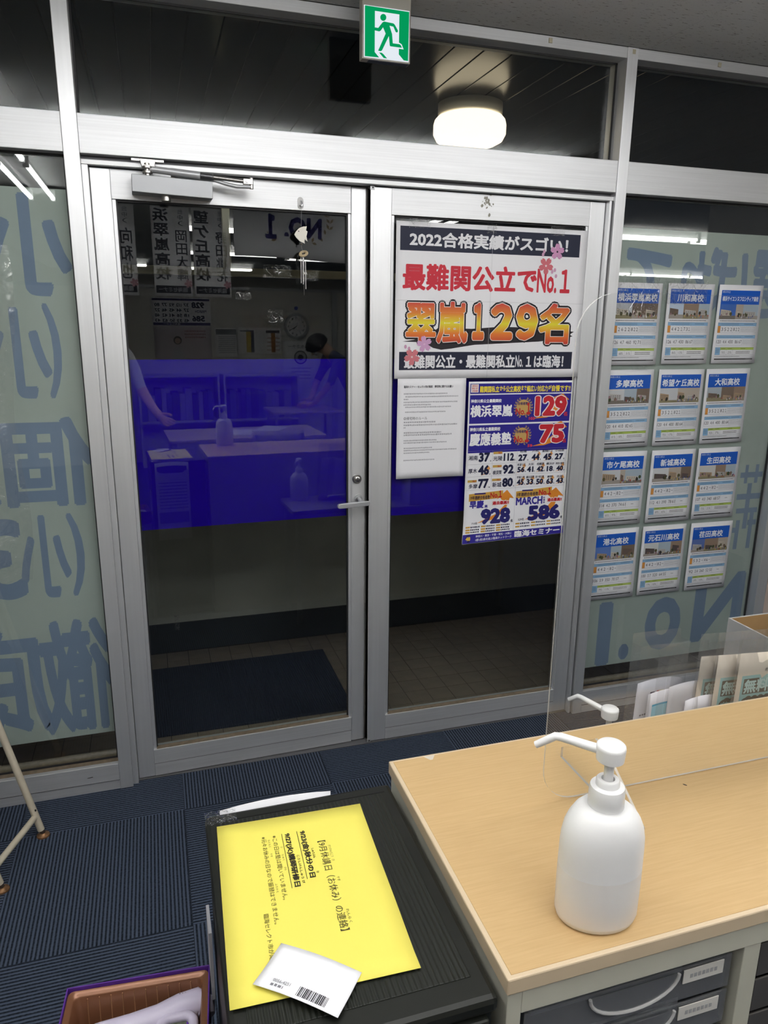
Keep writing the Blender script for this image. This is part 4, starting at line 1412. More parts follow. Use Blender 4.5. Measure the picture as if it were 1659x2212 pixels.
def plain_leaflet(label, x, y, z, w, h, blocks, rz=6, tilt=-5, bend=.010):
    s = Sheet('leaflet', w, h, label, 'leaflet', 'white leaflets in the left pockets', leafm(x, y, z, rz, 3, tilt), paper=WLP, nx=8, ny=8,
              deform=lambda X, Y: (0, .05 * (-(X / (w / 1000)) ** 2 + .1) * 1.0, bend * math.cos(3 * X / (w / 1000))))
    for x0, y0, x1, y1, c in blocks:
        s.rect(x0, y0, x1, y1, c)
    for k in range(5):
        s.bar(-w * .4, h * .2 - 9 * k, w * .1, h * .2 - 4 - 9 * k, (120, 116, 126), 1)
    return s.done()
plain_leaflet('white leaflet with navy and red squares in the leftmost pocket', .252, -1.235, .745, 120, 240, [(-30, 92, -20, 80, (44, 36, 84)), (-15, 93, -9, 84, (206, 70, 60)), (-9, 93, 6, 86, (220, 200, 150))])
plain_leaflet('white leaflet with a light blue page in the left pocket', .268, -1.245, .728, 110, 230, [(-44, 84, 6, -60, (150, 204, 222)), (-44, 88, 6, 84, (60, 160, 200))])
plain_leaflet('white leaflet with blue, green and orange corner', .318, -1.250, .735, 120, 240, [(-20, 58, -6, 50, (60, 66, 70)), (-44, 44, -10, -60, (70, 160, 196)), (-20, 34, 4, -60, (206, 200, 60))])
plain_leaflet('curled white leaflet with an orange edge between pockets', .338, -1.262, .716, 90, 220, [(-40, 40, -24, -60, (226, 160, 52))])
pocket('tall clear pocket at the left end of the leaflets', .246, -1.235, .785, .130, .32, .026, 6, 3, -4)
pocket('clear pocket in front of the white leaflets', .305, -1.250, .768, .135, .30, .026, 6, 3, -4)
CARD = mat('cardboard', srgb(176, 140, 92), .8, noise=.05, nscale=30)
CARDW = mat('cardboard_white_face', srgb(186, 186, 186), .7)
bxo = empty('cardboard_box', (.565, -1.215, .632), label='open cardboard box with pale outside behind the leaflets', cat='box')
for nm, bx in (('wall', (0, .004, 0, .14, 0, .268)), ('wall', (.28, .284, 0, .14, 0, .268)), ('wall', (.004, .28, 0, .004, 0, .268)), ('wall', (.004, .28, .136, .14, 0, .268)), ('bottom', (.004, .28, .004, .136, 0, .004))):
    o = B(nm, bx, CARDW, bxo)
for bx in ((.0042, .0052, .005, .135, .005, .2675), (.2788, .2798, .005, .135, .005, .2675), (.0052, .2788, .0045, .0055, .005, .2675), (.0052, .2788, .1345, .1355, .005, .2675)):
    B('lining', bx, CARD, bxo)

# ================================================================== BLACK LETTER CASE TOWER, YELLOW NOTICE, CARD
def ribbed(name, color, pitch, axis='X', bump=.6):
    m = bpy.data.materials.new(name)
    m.use_nodes = True
    nt = m.node_tree
    b = nt.nodes['Principled BSDF']
    b.inputs['Base Color'].default_value = (*color, 1)
    b.inputs['Roughness'].default_value = .45
    tc = nt.nodes.new('ShaderNodeTexCoord')
    sp = nt.nodes.new('ShaderNodeSeparateXYZ')
    nt.links.new(tc.outputs['Object'], sp.inputs[0])
    mu = nt.nodes.new('ShaderNodeMath'); mu.operation = 'MULTIPLY'; mu.inputs[1].default_value = 2 * PI / pitch
    nt.links.new(sp.outputs[axis], mu.inputs[0])
    sn = nt.nodes.new('ShaderNodeMath'); sn.operation = 'SINE'
    nt.links.new(mu.outputs[0], sn.inputs[0])
    bn = nt.nodes.new('ShaderNodeBump'); bn.inputs['Strength'].default_value = bump; bn.inputs['Distance'].default_value = .0012
    nt.links.new(sn.outputs[0], bn.inputs['Height'])
    nt.links.new(bn.outputs[0], b.inputs['Normal'])
    return m
tw = empty('letter_case_tower', (-.668, -1.805, 0), label='black plastic drawer tower with ribbed top left of the counter', cat='drawer tower')
TW, TD, TH = .284, .400, .862
B('body', (.004, TW - .004, .012, TD - .004, 0, TH - .02), BLACKPL, tw, .003)
B('top_cover', (0, TW, .004, TD, TH - .022, TH), BLACKPL, tw, .007)
B('ribbed_panel', (.020, TW - .020, .036, TD - .024, TH - .0008, TH + .0012), ribbed('ribbed_black', srgb(28, 31, 26), .0062), tw, .0008)
B('top_groove', (.014, TW - .014, TD - .021, TD - .0195, TH, TH + .0006), mat('groove_black', (.004, .004, .004), .6), tw)
for k in range(8):
    z1 = TH - .024 - .103 * k
    if z1 < .1:
        break
    d = B('drawer', (.012, TW - .012, .0, .014, z1 - .099, z1), BLACKPL, tw, .003)
    lh = B('label_holder', (.10, TW - .022, -.0025, .0, z1 - .036, z1 - .006), ACRYLE, d, .001)
    B('label_card', (.105, TW - .030, -.0032, -.0026, z1 - .033, z1 - .009), mat('label_card', srgb(216, 214, 208), .6), d)
    vs, fs = fit_text('届け', .150, z1 - .026, .190, z1 - .015, .0)
    MB().add([(x, -.0035 - k, z) for x, z, k in vs], fs).build('lettering', ink((80, 80, 84)), d)
    B('pull', (.05, .09, -.006, .001, z1 - .090, z1 - .082), BLACKPL, d, .002)

YM = mat('yellow_paper', srgb(236, 224, 104), .7, spec=.2)
s = Sheet('yellow_notice', 297, 210, 'yellow holiday notice lying on the black drawer tower', 'notice', None,
          Matrix.Translation((-.5539, -1.5933, .8646)) @ Matrix.Rotation(math.atan2(-.99926, -.03847), 4, 'Z'), paper=YM, nx=12, ny=8,
          deform=lambda X, Y: (0, 0, .0009 * math.sin(20 * X + 6 * Y) ** 2 + .002 * max(0, (abs(X) - .12) / .03) ** 2))
K = (44, 42, 30)
K2 = (104, 98, 50)
s.text('【9月休講日（お休み）の連絡】', -84, 40, 76, 28.5, (74, 70, 40), .0)
s.text('がつきゅうこう　び', -73, 45.5, -42, 41.5, K2, .0)
s.text('やす', -13, 45.5, -5, 41.5, K2, .0)
s.text('れんらく', 44, 45.5, 66, 41.5, K2, .0)
s.text('9/23(金)秋分の日', -111, 16.3, -19, 6.3, K, .04)
s.text('しゅうぶん', -72, 21.5, -53, 18, K, .02)
s.text('ひ', -29, 21, -25.5, 18, K, .02)
s.rect(-112, 4.4, -18, 3.7, K, 2, 'underline')
s.text('9/27(火)講師研修日', -111, -5.2, -8, -15.2, K, .04)
s.text('こうしけんしゅう び', -64, .5, -12, -3.2, K, .02)
s.rect(-112, -17, -7, -17.7, K, 2, 'underline')
s.text('※この日は塾は開いていません。', -111, -24.2, 10, -31.2, (96, 90, 44), .0)
s.text('ひ', -86, -19.5, -83, -22.5, K2, .0)
s.text('じゅく', -70, -19.5, -58, -22.5, K2, .0)
s.text('ひら', -46, -19.5, -40, -22.5, K2, .0)
s.text('※元々お休みの日なので振替はできません。', -112, -39.4, 46, -46.2, (96, 90, 44), .0)
s.text('もともと', -104, -34.6, -88, -37.6, K2, .0)
s.text('やす', -76, -34.6, -69, -37.6, K2, .0)
s.text('ふりかえ', -20, -34.6, -4, -37.6, K2, .0)
s.text('臨海セレクト市が尾校', 27, -51, 104, -57.5, (96, 90, 44), .0)
s.done()
s = Sheet('member_card', 102, 61, 'white card with a barcode lying on the yellow notice', 'card', None,
          Matrix.Translation((-.579, -1.7252, .8678)) @ Matrix.Rotation(math.atan2(-.637, .771), 4, 'Z'), paper=mat('card_white', srgb(238, 238, 242), .35), nx=12, ny=8,
          deform=lambda X, Y: (0, 0, .0035 * math.cos(X * 28) + .002 * max(0, -Y / .03)))
gb = random.Random(3)
x = -1.0
while x < 34:
    w = gb.choice([.5, .8, 1.3])
    s.rect(x, -14.5, x + w, -27, (40, 40, 44), 1, 'barcode')
    x += w + gb.choice([.5, .8, 1.2])
s.text('0056-4251', -33, -15.5, -12, -19.5, (130, 130, 136), .0)
s.bar(-33, -21.5, -18, -25.5, (130, 130, 136), 1)
s.done()
# papers behind and beside the tower
s = Sheet('hanging_poster', 170, 420, 'white printed sheet hung on the back of the black tower, its top edge showing', 'poster', None,
          wallm(-.560, -1.3965, .651, 0, True), nx=8, ny=8, deform=lambda X, Y: (0, -.012 * (X / .12) ** 2 * (1 if Y > .15 else 0), .006 * max(0, (Y - .12) / .09)))
s.rect(-75, 190, 75, 150, (70, 80, 130))
s.rect(-75, -60, 75, -120, (150, 150, 160))
for k in range(11):
    s.bar(-72, 135 - 17 * k, 70, 128 - 17 * k, (110, 110, 120), 1)
s.done()
tag(MB().box(-.6735, -.6690, -1.46, -1.404, .585, .705).build('paper_slip', mat('grey_paper', srgb(190, 190, 196), .7)), 'grey paper slip stuck to the left side of the black tower', 'paper')
o = MB().grid(14, 10, lambda u, v: (-.668 + .045 * u, -1.432 + .030 * v, .8645 + .0015 * math.sin(23 * u + 9 * v) + .0012 * math.sin(31 * v))).build('clear_tape', TAPE, None, True)
tag(o, 'crumpled clear tape on the back left corner of the black tower', 'tape', 'bits of clear tape on the glass')

# ================================================================== PURPLE BOX WITH THERMOMETER
PURP = mat('purple_card', srgb(92, 44, 150), .45, noise=.05, nscale=30)
pb_ = empty('purple_box', (-.8795, -1.391, .535), (0, 0, R(-5.2)), 'open purple box with a copper coloured tray', 'box')
BW, BD, BH = .2075, .19, .065
for nm, bx in (('wall', (0, BW, -.002, 0, 0, BH)), ('wall', (0, BW, -BD, -BD + .002, 0, BH)), ('wall', (0, .002, -BD, 0, 0, BH)), ('wall', (BW - .002, BW, -BD, 0, 0, BH)), ('bottom', (0, BW, -BD, 0, -.002, 0))):
    B(nm, bx, PURP, pb_, .0004)
COPP = mat('copper_tray', srgb(136, 92, 66), .25, metal=.35, spec=.6)
tr = MB()
def ring(off, z, r=.008):
    return [(p[0], p[1], z) for p in rrect(off, BW - off, -BD + off, -off, r, 4)]
rings_ = [ring(.0025, BH - .006), ring(.010, BH - .008), ring(.012, BH - .011), ring(.020, .004)]
nr = len(rings_[0])
vs, fs = [], []
for r_ in rings_:
    vs += r_
for j in range(3):
    for i in range(nr):
        fs.append((j * nr + i, j * nr + (i + 1) % nr, (j + 1) * nr + (i + 1) % nr, (j + 1) * nr + i))
fs.append(tuple(range(3 * nr, 4 * nr)))
tro = tr.add(vs, fs).build('tray', COPP, pb_, True)
for k in range(10):
    x = .030 + .0165 * k
    MB().tube([(x, -.0135, BH - .012), (x, -.0195, .006)], .0009, 6).build('tray_rib', mat('copper_rib', srgb(200, 150, 112), .25, metal=.4), pb_, True)
LAV = mat('lavender_plastic', srgb(214, 206, 228), .35)
th = empty('thermometer', (-.772, -1.470, .541), (0, 0, R(-3)), 'lavender and white infrared thermometer lying in the purple box', 'thermometer')
MB().tube([(-.098, .010, .018), (-.090, .011, .021), (-.06, .013, .023), (-.02, .014, .025), (.02, .018, .027), (.05, .026, .028), (.075, .030, .027), (.088, .024, .024), (.092, .012, .02)], 0, 20,
          [.011, .0170, .018, .0185, .019, .0205, .0215, .017, .009]).build('barrel', LAV, th, True)
MB().lathe([(.0168, -.006), (.0172, 0), (.0168, .012)], 20, cap=False).xf(lambda x, y, z: (-.082 + z, .0115 + x, .0215 + y)).build('power_ring', WHITEPL, th, True)
vs, fs = fit_text('入', -.0045, -.005, .0045, .005, .0)
MB().add([(-.078 + x, .012 + y, .0395) for x, y, k in vs], fs).build('lettering', ink((60, 56, 70)), th)
lp_ = [(p[0], p[1], .036) for p in rrect(.022, .070, -.050, .006, .014, 6)]
MB().tube(lp_ + [lp_[0], lp_[1]], .0072, 12).build('display_frame', LAV, th, True)
MB().add([(p[0], p[1], .0335) for p in rrect(.024, .068, -.048, .004, .012, 6)], [tuple(range(28))]).build('display_surround', mat('purple_plastic', srgb(110, 60, 180), .3), th)
MB().add([(p[0], p[1], .0340) for p in rrect(.032, .060, -.046, .002, .004, 4)], [tuple(range(20))]).build('display', mat('display_glass', srgb(92, 98, 82), .12, spec=.8), th)
tb = MB()
for k in range(4):
    tb.box(.050 + .004 * k, .0515 + .004 * k, .024, .036, .0462, .0466)
tb.build('small_print', ink((90, 86, 100)), th)
MB().tube([(.046, -.045, .030), (.046, -.075, .022), (.040, -.100, .016)], 0, 14, [.017, .015, .012]).build('grip', LAV, th, True)
st_ = empty('stool', (-.775, -1.49, 0), (0, 0, R(-5.2)), 'small stool under the purple box', 'stool')
B('seat', (-.092, .092, -.082, .078, .515, .533), GREYC, st_, .004)
for x in (-.08, .08):
    for y in (-.07, .065):
        MB().cyl((x, y, 0), (x, y, .516), .01, n=10).build('leg', SILVER, st_, True)

# ================================================================== TUBE STAND AND PLASTIC AT THE LEFT EDGE
CT = mat('cream_tube', srgb(214, 204, 182), .45, noise=.06, nscale=30)
RUST = mat('rusty_foot', srgb(140, 104, 72), .4, metal=.6, noise=.4, nscale=60)
sd = empty('tube_stand', (-1.3, -.28, 0), label='cream metal tube stand with rusty round feet at the left edge', cat='stand')
def wpt(x, y, z):
    return (x + 1.3, y + .28, z)
FEET = [(-1.119, -.182), (-1.199, -.395), (-1.62, -.182), (-1.70, -.395)]
for k, (x, y) in enumerate(FEET):
    sg = -1 if k < 2 else 1
    MB().lathe([(.0, 0), (.0195, 0), (.0185, .004), (.009, .009), (.008, .011), (0, .011)], 22, wpt(x, y, 0), cap=False).build('foot', RUST, sd, True)
    MB().cyl(wpt(x, y, .010), wpt(x + sg * .006, y, .026), .0075, n=12).build('foot_collar', mat('dark_rust', (.05, .03, .02), .7), sd, True)
    top = (x + sg * .165, y, .78) if k < 2 else (x + sg * .05, y, .78)
    MB().cyl(wpt(x + sg * .004, y, .022), wpt(*top), .0105, n=16).build('leg', CT, sd, True)
def along(k, z):
    x, y = FEET[k]
    sg = -1 if k < 2 else 1
    return wpt(x + sg * (.165 if k < 2 else .05) * z / .78, y, z)
MB().cyl(along(0, .072), along(1, .072), .0095, n=14).build('cross_bar', CT, sd, True)
MB().cyl(along(2, .072), along(3, .072), .0095, n=14).build('cross_bar', CT, sd, True)
MB().cyl(along(0, .77), along(2, .77), .0095, n=14).build('cross_bar', CT, sd, True)
MB().cyl(along(1, .77), along(3, .77), .0095, n=14).build('cross_bar', CT, sd, True)
MB().cyl((along(0, .098)[0] + .0085, along(0, .098)[1] - .006, .098), (along(0, .098)[0] + .0075, along(0, .098)[1] - .0085, .098), .0035, n=10).build('screw_hole', mat('hole_black', (.01, .008, .006), .8), sd)
g = random.Random(5)
def film_pt(u, v):
    z = .80 + .96 * v
    right = -1.058 - .030 * (1 - v) + .012 * math.sin(v * 9)
    x = right - .38 * (1 - u)
    return (x, -.055 + .012 * math.sin(14 * u + 3 * math.sin(5 * v)) + .006 * math.sin(37 * u + 9 * v), z)
tag(MB().grid(40, 60, film_pt).build('plastic_sheet', PLASTIC, None, True), 'wrinkled clear plastic sheet hanging before the left window', 'plastic sheet')

# ================================================================== WIND CHIME AND OLD TAPE ON THE LEFT DOOR
YD = .030
hk = empty('suction_hook', (-.2235, .0535, 1.928), (0, 0, ROT1), 'small clear oval hook stuck on the left door top rail', 'hook')
ov = [(.0092 * math.cos(t), .0092 * math.sin(t) + (.0085 if math.sin(t) >= 0 else -.0085)) for t in [2 * PI * k / 28 for k in range(28)]]
MB().prism(ov, -.003, .0, 'y').build('plate', mat('clear_white_plastic', (.6, .6, .6), .25), hk, bevel=.001)
MB().tube([(0, -.004, .006), (.003, -.010, .002), (.003, -.013, -.007), (0, -.012, -.012), (-.004, -.009, -.008)], .0022, 8).build('hook_arm', CHROME, hk, True)
ch_ = empty('wind_chime', (-.2235, YD + .005, 1.926), label='hanging wind chime with a white fish plate, wooden ring and metal tubes', cat='wind chime')
WHITEF = mat('shell_white', srgb(232, 228, 216), .45)
fishz = [(870, 345), (890, 310), (925, 275), (970, 257), (1012, 252), (1002, 296), (1020, 306), (1006, 360), (1018, 412), (986, 390), (982, 432), (930, 412), (890, 375)]
fk = .000282
MB().prism([((x - 950) * fk - .002, -(y - 345) * fk - .0935) for x, y in fishz], -.0015, .0015, 'y').build('fish_plate', WHITEF, ch_, bevel=.0006)
MB().cyl((-.0105, -.0019, -.083), (-.0105, -.0014, -.083), .0016, n=10).build('fish_eye', RUBBER, ch_)
WOODR = mat('pale_wood', srgb(196, 176, 140), .6, noise=.1, nscale=60)
rr_ = MB()
nA, nB = 28, 10
vs, fs = [], []
for i in range(nA):
    a = 2 * PI * i / nA
    for j in range(nB):
        b = 2 * PI * j / nB
        rad = .0105 + .0048 * math.cos(b)
        vs.append((rad * math.cos(a), rad * math.sin(a), .0035 * math.sin(b)))
for i in range(nA):
    for j in range(nB):
        fs.append((i * nB + j, ((i + 1) % nA) * nB + j, ((i + 1) % nA) * nB + (j + 1) % nB, i * nB + (j + 1) % nB))
rt_ = Matrix.Rotation(R(38), 4, 'X') @ Matrix.Rotation(R(-18), 4, 'Y')
rr_.add([tuple(Vector((.004, 0, -.149)) + rt_ @ Vector(v)) for v in vs], fs).build('wooden_ring', WOODR, ch_, True)
for x, y, z0, z1 in ((-.004, .003, -.160, -.238), (.001, -.004, -.158, -.242), (.0045, .004, -.160, -.236), (.009, -.003, -.172, -.256)):
    MB().cyl((x, y, z0), (x, y, z1), .0018, n=10).build('chime_tube', CHROME, ch_, True)
MB().sphere((.004, 0, -.208), .0042, 12, 8).build('clapper', WHITEF, ch_, True)
MB().sphere((-.002, 0, -.121), .003, 10, 8).build('bead', mat('bead_dark', (.15, .12, .1), .4), ch_, True)
MB().sphere((.007, -.001, -.117), .002, 10, 8).build('bead', WHITEF, ch_, True)
MB().tube([(0, 0, 0), (-.002, 0, -.07), (-.002, 0, -.13), (.003, 0, -.15), (.004, 0, -.275)], .00035, 5).build('thread', mat('thread', (.5, .5, .5), .6), ch_)
def dtape(label, x, z, w, h, seed, amp=.0016):
    tape('clear_tape', label, x, .0475 + (x + .835) * math.sin(ROT1), z, w, h, 0, seed, amp)
dtape('old crumpled clear film left of the wind chime tubes', -.300, 1.722, .09, .040, 21, .003)
dtape('old crumpled clear film right of the wind chime tubes', -.195, 1.715, .06, .035, 22, .003)
dtape('old scraps of clear film left of the reflected clock', -.410, 1.645, .05, .022, 25, .003)
dtape('bright curled scrap of clear film above the reflected clock', -.310, 1.585, .05, .04, 23, .0022)
dtape('small scrap of clear tape low on the left door glass', -.674, .570, .016, .055, 24, .0012)

# ================================================================== MAT OUTSIDE
mo = empty('door_mat', (-.43, .625, -.0195), label='dark navy ribbed doormat on the tiles outside', cat='mat')
B('mat_body', (-.455, .455, -.30, .30, 0, .008), ribbed('ribbed_mat', srgb(36, 42, 58), .008, 'X', .8), mo, .002)

# ================================================================== THE ROOM BEHIND THE CAMERA (seen mirrored in the glass)
part_ = B('wall_partition', (-2.3, 2.35, -6.32, -6.2, 0, 1.92), mat('partition_grey', srgb(218, 215, 208), .8, noise=.04, nscale=3))
tag(part_, 'grey partition wall with posters and a clock, behind the camera', 'wall', kind='structure')
B('cap_rail', (-2.3, 2.35, -6.34, -6.18, 1.92, 1.955), SILVER, part_)
B('wall_post', (1.72, 1.78, -6.2, -6.17, 0, 1.92), SILVER, part_)
# name banners hanging from the ceiling
def vbanner(label, x, big, school_, name, y=-4.0):
    s = Sheet('name_banner', 300, 690, label, 'banner', 'hanging name banners', wallm(x, y, 2.115, 0, True), nx=4, ny=8,
              deform=lambda X, Y: (0, 0, .0006 * math.sin(9 * X + 4 * Y)))
    h = 560 / max(1, len(big))
    for k, ch in enumerate(big):
        s.text(ch, 15, 330 - h * k, 135, 330 - h * k - h * .88, (52, 52, 62), .03)
    hn = 400 / max(1, len(name))
    for k, ch in enumerate(school_):
        s.text(ch, -100, 330 - 44 * k, -60, 292 - 44 * k, (70, 70, 80), .0)
    for k, ch in enumerate(name):
        s.text(ch, -125, 170 - hn * k, -35, 170 - hn * k - hn * .9, (60, 60, 70), .02)
    s.rect(-138, -262, 138, -322, (40, 40, 52))
    s.text('臨海セミナー', -110, -272, 120, -312, (190, 190, 198), .02)
    blossom(s, -120, -245, 34, (206, 150, 160), (220, 190, 200))
    s.done()
vbanner('white hanging name banner, rightmost as mirrored in the left door', .045, '望ケ丘高校', '尾中）', '野田桃花')
vbanner('white hanging name banner, middle one as mirrored in the left door', -.275, '浜翠嵐高校', '台中）', '岡田大輝')
vbanner('white hanging name banner, leftmost as mirrored in the left door', -.70, '浜翠嵐高校', '台中）', '向和也')
s = Sheet('cloth_banner', 1500, 375, 'white cloth banner with a blue and gold wreath, hung from the ceiling', 'banner', None, wallm(.985, -4.0, 2.278, 0, True), nx=10, ny=5,
          deform=lambda X, Y: (0, .02 * math.sin(2.2 * X) * (1 if Y < 0 else 0), .02 * math.sin(6 * X + 5 * Y)))
NB = (66, 62, 130)
s.text('NO.', -5, 160, 330, -12, NB, .05)
s.text('１', 395, 180, 490, -40, NB, .06)
for sd2 in (-1, 1):
    for k in range(7):
        a = -PI / 2 + sd2 * (.5 + .28 * k)
        cx, cy = 240 + 320 * math.cos(a), 115 + 180 * math.sin(a)
        for q in (.7, -.7):
            b = a + sd2 * (PI / 2) + q
            s.poly([(cx, cy), (cx + 26 * math.cos(b) - 12 * math.sin(b), cy + 26 * math.sin(b) + 12 * math.cos(b)), (cx + 52 * math.cos(b), cy + 52 * math.sin(b)), (cx + 26 * math.cos(b) + 12 * math.sin(b), cy + 26 * math.sin(b) - 12 * math.cos(b))], (176, 140, 84), 1, 'wreath')
s.done()
# clock
ck = empty('wall_clock', (1.285, -6.2, 1.53), label='round silver rimmed wall clock on the partition', cat='clock')
def facing(x, y, z):
    return (-x, z, y)          # lathe axis turned towards +y
MB().lathe([(.118, .0), (.150, .0), (.152, .02), (.140, .036), (.122, .038), (.118, .022)], 48, cap=False).xf(facing).build('rim', SILVER, ck, True)
MB().lathe([(0, .012), (.119, .012)], 40, cap=False).xf(facing).build('dial', PAPER, ck)
for k in range(12):
    a = PI / 2 - 2 * PI * (k + 1) / 12
    vs, fs = fit_text(str(k + 1), -.009 - .004 * (k > 8), -.011, .009 + .004 * (k > 8), .011, .02)
    MB().add([facing(.094 * math.cos(a) + x, .094 * math.sin(a) + y, .0135 + k_) for x, y, k_ in vs], [tuple(reversed(f)) for f in fs]).build('numeral', ink((40, 40, 44)), ck)
for nm, a, l, w in (('hour_hand', PI / 2 - 2 * PI * (4.33 / 12), .055, .004), ('minute_hand', PI / 2 - 2 * PI * (20 / 60), .085, .003)):
    c, s_ = math.cos(a), math.sin(a)
    MB().box(-.01, l, -w, w, .0150, .0165).xf(lambda x, y, z: facing(x * c - y * s_, x * s_ + y * c, z)).build(nm, RUBBER, ck)
tag(MB().cyl((1.285, -6.199, 1.735), (1.285, -6.19, 1.735), .022, n=24).build('blue_magnet', mat('blue_plastic', srgb(40, 60, 180), .4), None, True), 'round blue magnet above the wall clock', 'magnet')
# sheets on the partition
s = Sheet('score_poster', 640, 300, 'wide poster of numbers on the partition behind the camera', 'poster', None, wallm(-.02, -6.195, 1.675, 0, True))
s.rect(-310, 140, 310, 118, (70, 60, 130))
s.text('928', -250, 105, -110, 40, BLK, .05)
s.text('586', -250, -40, -110, -105, BLK, .05)
s.text('MARCH', -270, 20, -150, -10, (70, 60, 130), .02)
for r_, row in enumerate(('37 112 92 77 80', '27 44 45 46 27', '18 56 41 42 40', '45 33 50 63 43')):
    for q, t in enumerate(row.split()):
        s.text(t, -80 + 78 * q, 90 - 56 * r_, -25 + 78 * q, 55 - 56 * r_, BLK, .03)
s.rect(-310, -118, 310, -148, (70, 60, 130))
s.text('臨海セミナー', 20, -122, 200, -144, (220, 220, 226), .02)
s.done()
s = Sheet('photo_poster', 620, 370, 'pale poster with a photo of a dark haired girl on the partition', 'poster', None, wallm(-.02, -6.195, 1.325, 0, True), paper=mat('pale_pink_paper', srgb(206, 196, 204), .7))
s.disc(60, 40, 46, (52, 44, 44), 1, 'photo_print')
s.disc(60, 34, 32, (196, 160, 144), 2, 'photo_print')
s.poly([(0, -180), (20, -40), (60, -20), (100, -40), (130, -180)], (196, 196, 204), 1, 'photo_print')
for k in range(3):
    s.bar(-250, 150 - 34 * k, -20, 132 - 34 * k, (170, 90, 100), 1)
s.done()
s = Sheet('wall_notice', 250, 330, 'white notice beside the number poster on the partition', 'notice', None, wallm(.46, -6.195, 1.34, 0, True))
s.rect(-115, 150, 115, 90, (120, 120, 126))
for k in range(9):
    s.bar(-100, 70 - 22 * k, 90, 60 - 22 * k, (110, 110, 116), 1)
s.done()
s = Sheet('wall_notice', 520, 300, 'white notice with a yellow bar on the partition', 'notice', None, wallm(.84, -6.195, 1.36, 0, True))
s.rect(-240, 120, -80, 90, (90, 80, 90)); s.rect(-190, 90, -140, -130, (196, 130, 40)); s.rect(60, 120, 220, 105, (70, 70, 100)); s.rect(60, 105, 95, -130, (70, 70, 100)); s.rect(95, 105, 150, -130, (206, 176, 40))
for k in range(4):
    s.bar(-240, 40 - 45 * k, -90, 26 - 45 * k, (190, 110, 60), 2)
s.done()
s = Sheet('wall_poster', 430, 760, 'tall white poster with a round dark emblem on the partition', 'poster', None, wallm(1.33, -6.195, .98, 0, True))
s.text('臨海セミナー', -150, 340, 150, 295, (70, 66, 76), .02)
s.disc(0, 190, 80, (60, 58, 66), 1, 'emblem')
s.disc(0, 190, 66, (200, 200, 206), 2, 'emblem')
s.disc(0, 190, 34, (60, 58, 66), 3, 'emblem')
for k in range(4):
    s.bar(-120, 70 - 40 * k, 120, 56 - 40 * k, (120, 120, 130), 1)
s.done()
# bookcases with binders below the posters
def bookcase(x, label):
    e = empty('bookcase', (x, -6.17, 0), label=label, cat='bookcase')
    w, h, d = .86, .98, .34
    for bx, nm in (((0, .02, 0, d, 0, h), 'side_panel'), ((w - .02, w, 0, d, 0, h), 'side_panel'), ((0, w, 0, .01, 0, h), 'back_panel'), ((.02, w - .02, 0, d, 0, .05), 'shelf'), ((.02, w - .02, 0, d, .48, .50), 'shelf'), ((0, w, 0, d, h, h + .02), 'top_panel')):
        B(nm, bx, GREYC, e)
    return e
bookcase(-.55, 'grey bookcase under the number poster, behind the camera')
bookcase(.36, 'grey bookcase under the yellow bar notice, behind the camera')
g = random.Random(9)
bk = []
for x0, lab in ((-.53, 'upright binder in the bookcase under the number poster'), (.38, 'upright binder in the bookcase under the yellow bar notice')):
    x = x0
    while x < x0 + .74:
        w = g.uniform(.05, .09)
        h = g.uniform(.28, .36)
        z = .50
        b = MB().box(x, x + w - .004, -6.14, -5.90, z, z + h).build('binder', mat('binder_%d' % g.randrange(4), srgb(*g.choice([(150, 150, 160), (90, 100, 140), (180, 176, 168), (70, 72, 80)])), .6), None, bevel=.004)
        tag(b, lab, 'binder', 'binders under ' + ('the number poster' if x0 < 0 else 'the yellow bar notice'))
        x += w
# desks and chairs
DESK = mat('desk_top', srgb(196, 180, 156), .5)
def desk(x, y, w, d, label):
    e = empty('desk', (x, y, 0), label=label, cat='desk')
    B('desk_top', (-w / 2, w / 2, -d / 2, d / 2, .69, .715), DESK, e, .004)
    for sx in (-1, 1):
        for sy in (-1, 1):
            MB().cyl((sx * (w / 2 - .04), sy * (d / 2 - .04), 0), (sx * (w / 2 - .04), sy * (d / 2 - .04), .69), .014, n=10).build('leg', SILVER, e, True)
    return e
desk(.15, -3.35, 1.2, .6, 'beige classroom desk nearest behind the camera')
desk(1.00, -4.85, .7, .5, 'beige classroom desk in front of the bending person')
for k, (x, y, a) in enumerate(((.10, -3.33, 12), (.34, -3.25, -8), (.38, -3.42, 30))):
    o = MB().box(-.105, .105, -.148, .148, 0, .006).build('paper_stack', PAPER)
    o.location = (x, y, .7152 + .0065 * (k == 2))
    o.rotation_euler = (0, 0, R(a))
    tag(o, ['white paper stack at the left of the nearest desk', 'white paper stack at the middle of the nearest desk', 'white paper stack turned askew on the nearest desk'][k], 'papers', 'paper stacks on the desk')
CH = mat('chair_cream', srgb(206, 200, 190), .5)
def chair(x, y, rz, label, m):
    e = empty('classroom_chair', (x, y, 0), (0, 0, R(rz)), label, 'chair', 'classroom chairs')
    B('seat', (-.2, .2, -.19, .19, .42, .445), m, e, .01)
    MB().grid(8, 4, lambda u, v: ((u - .5) * .40 * (1 - .12 * v), -.20 - .03 * math.cos((u - .5) * 3) - .03 * v, .62 + .20 * v)).build('backrest', m, e, True).modifiers.new('t', 'SOLIDIFY').thickness = .016
    for sx in (-1, 1):
        MB().tube([(sx * .17, .17, 0), (sx * .17, .17, .42)], .011, 10).build('leg', SILVER, e, True)
        MB().tube([(sx * .17, -.20, 0), (sx * .17, -.19, .42), (sx * .17, -.235, .80)], .011, 10).build('leg', SILVER, e, True)
    return e
chair(.28, -2.86, 180, 'cream classroom chair tucked at the nearest desk', CH)
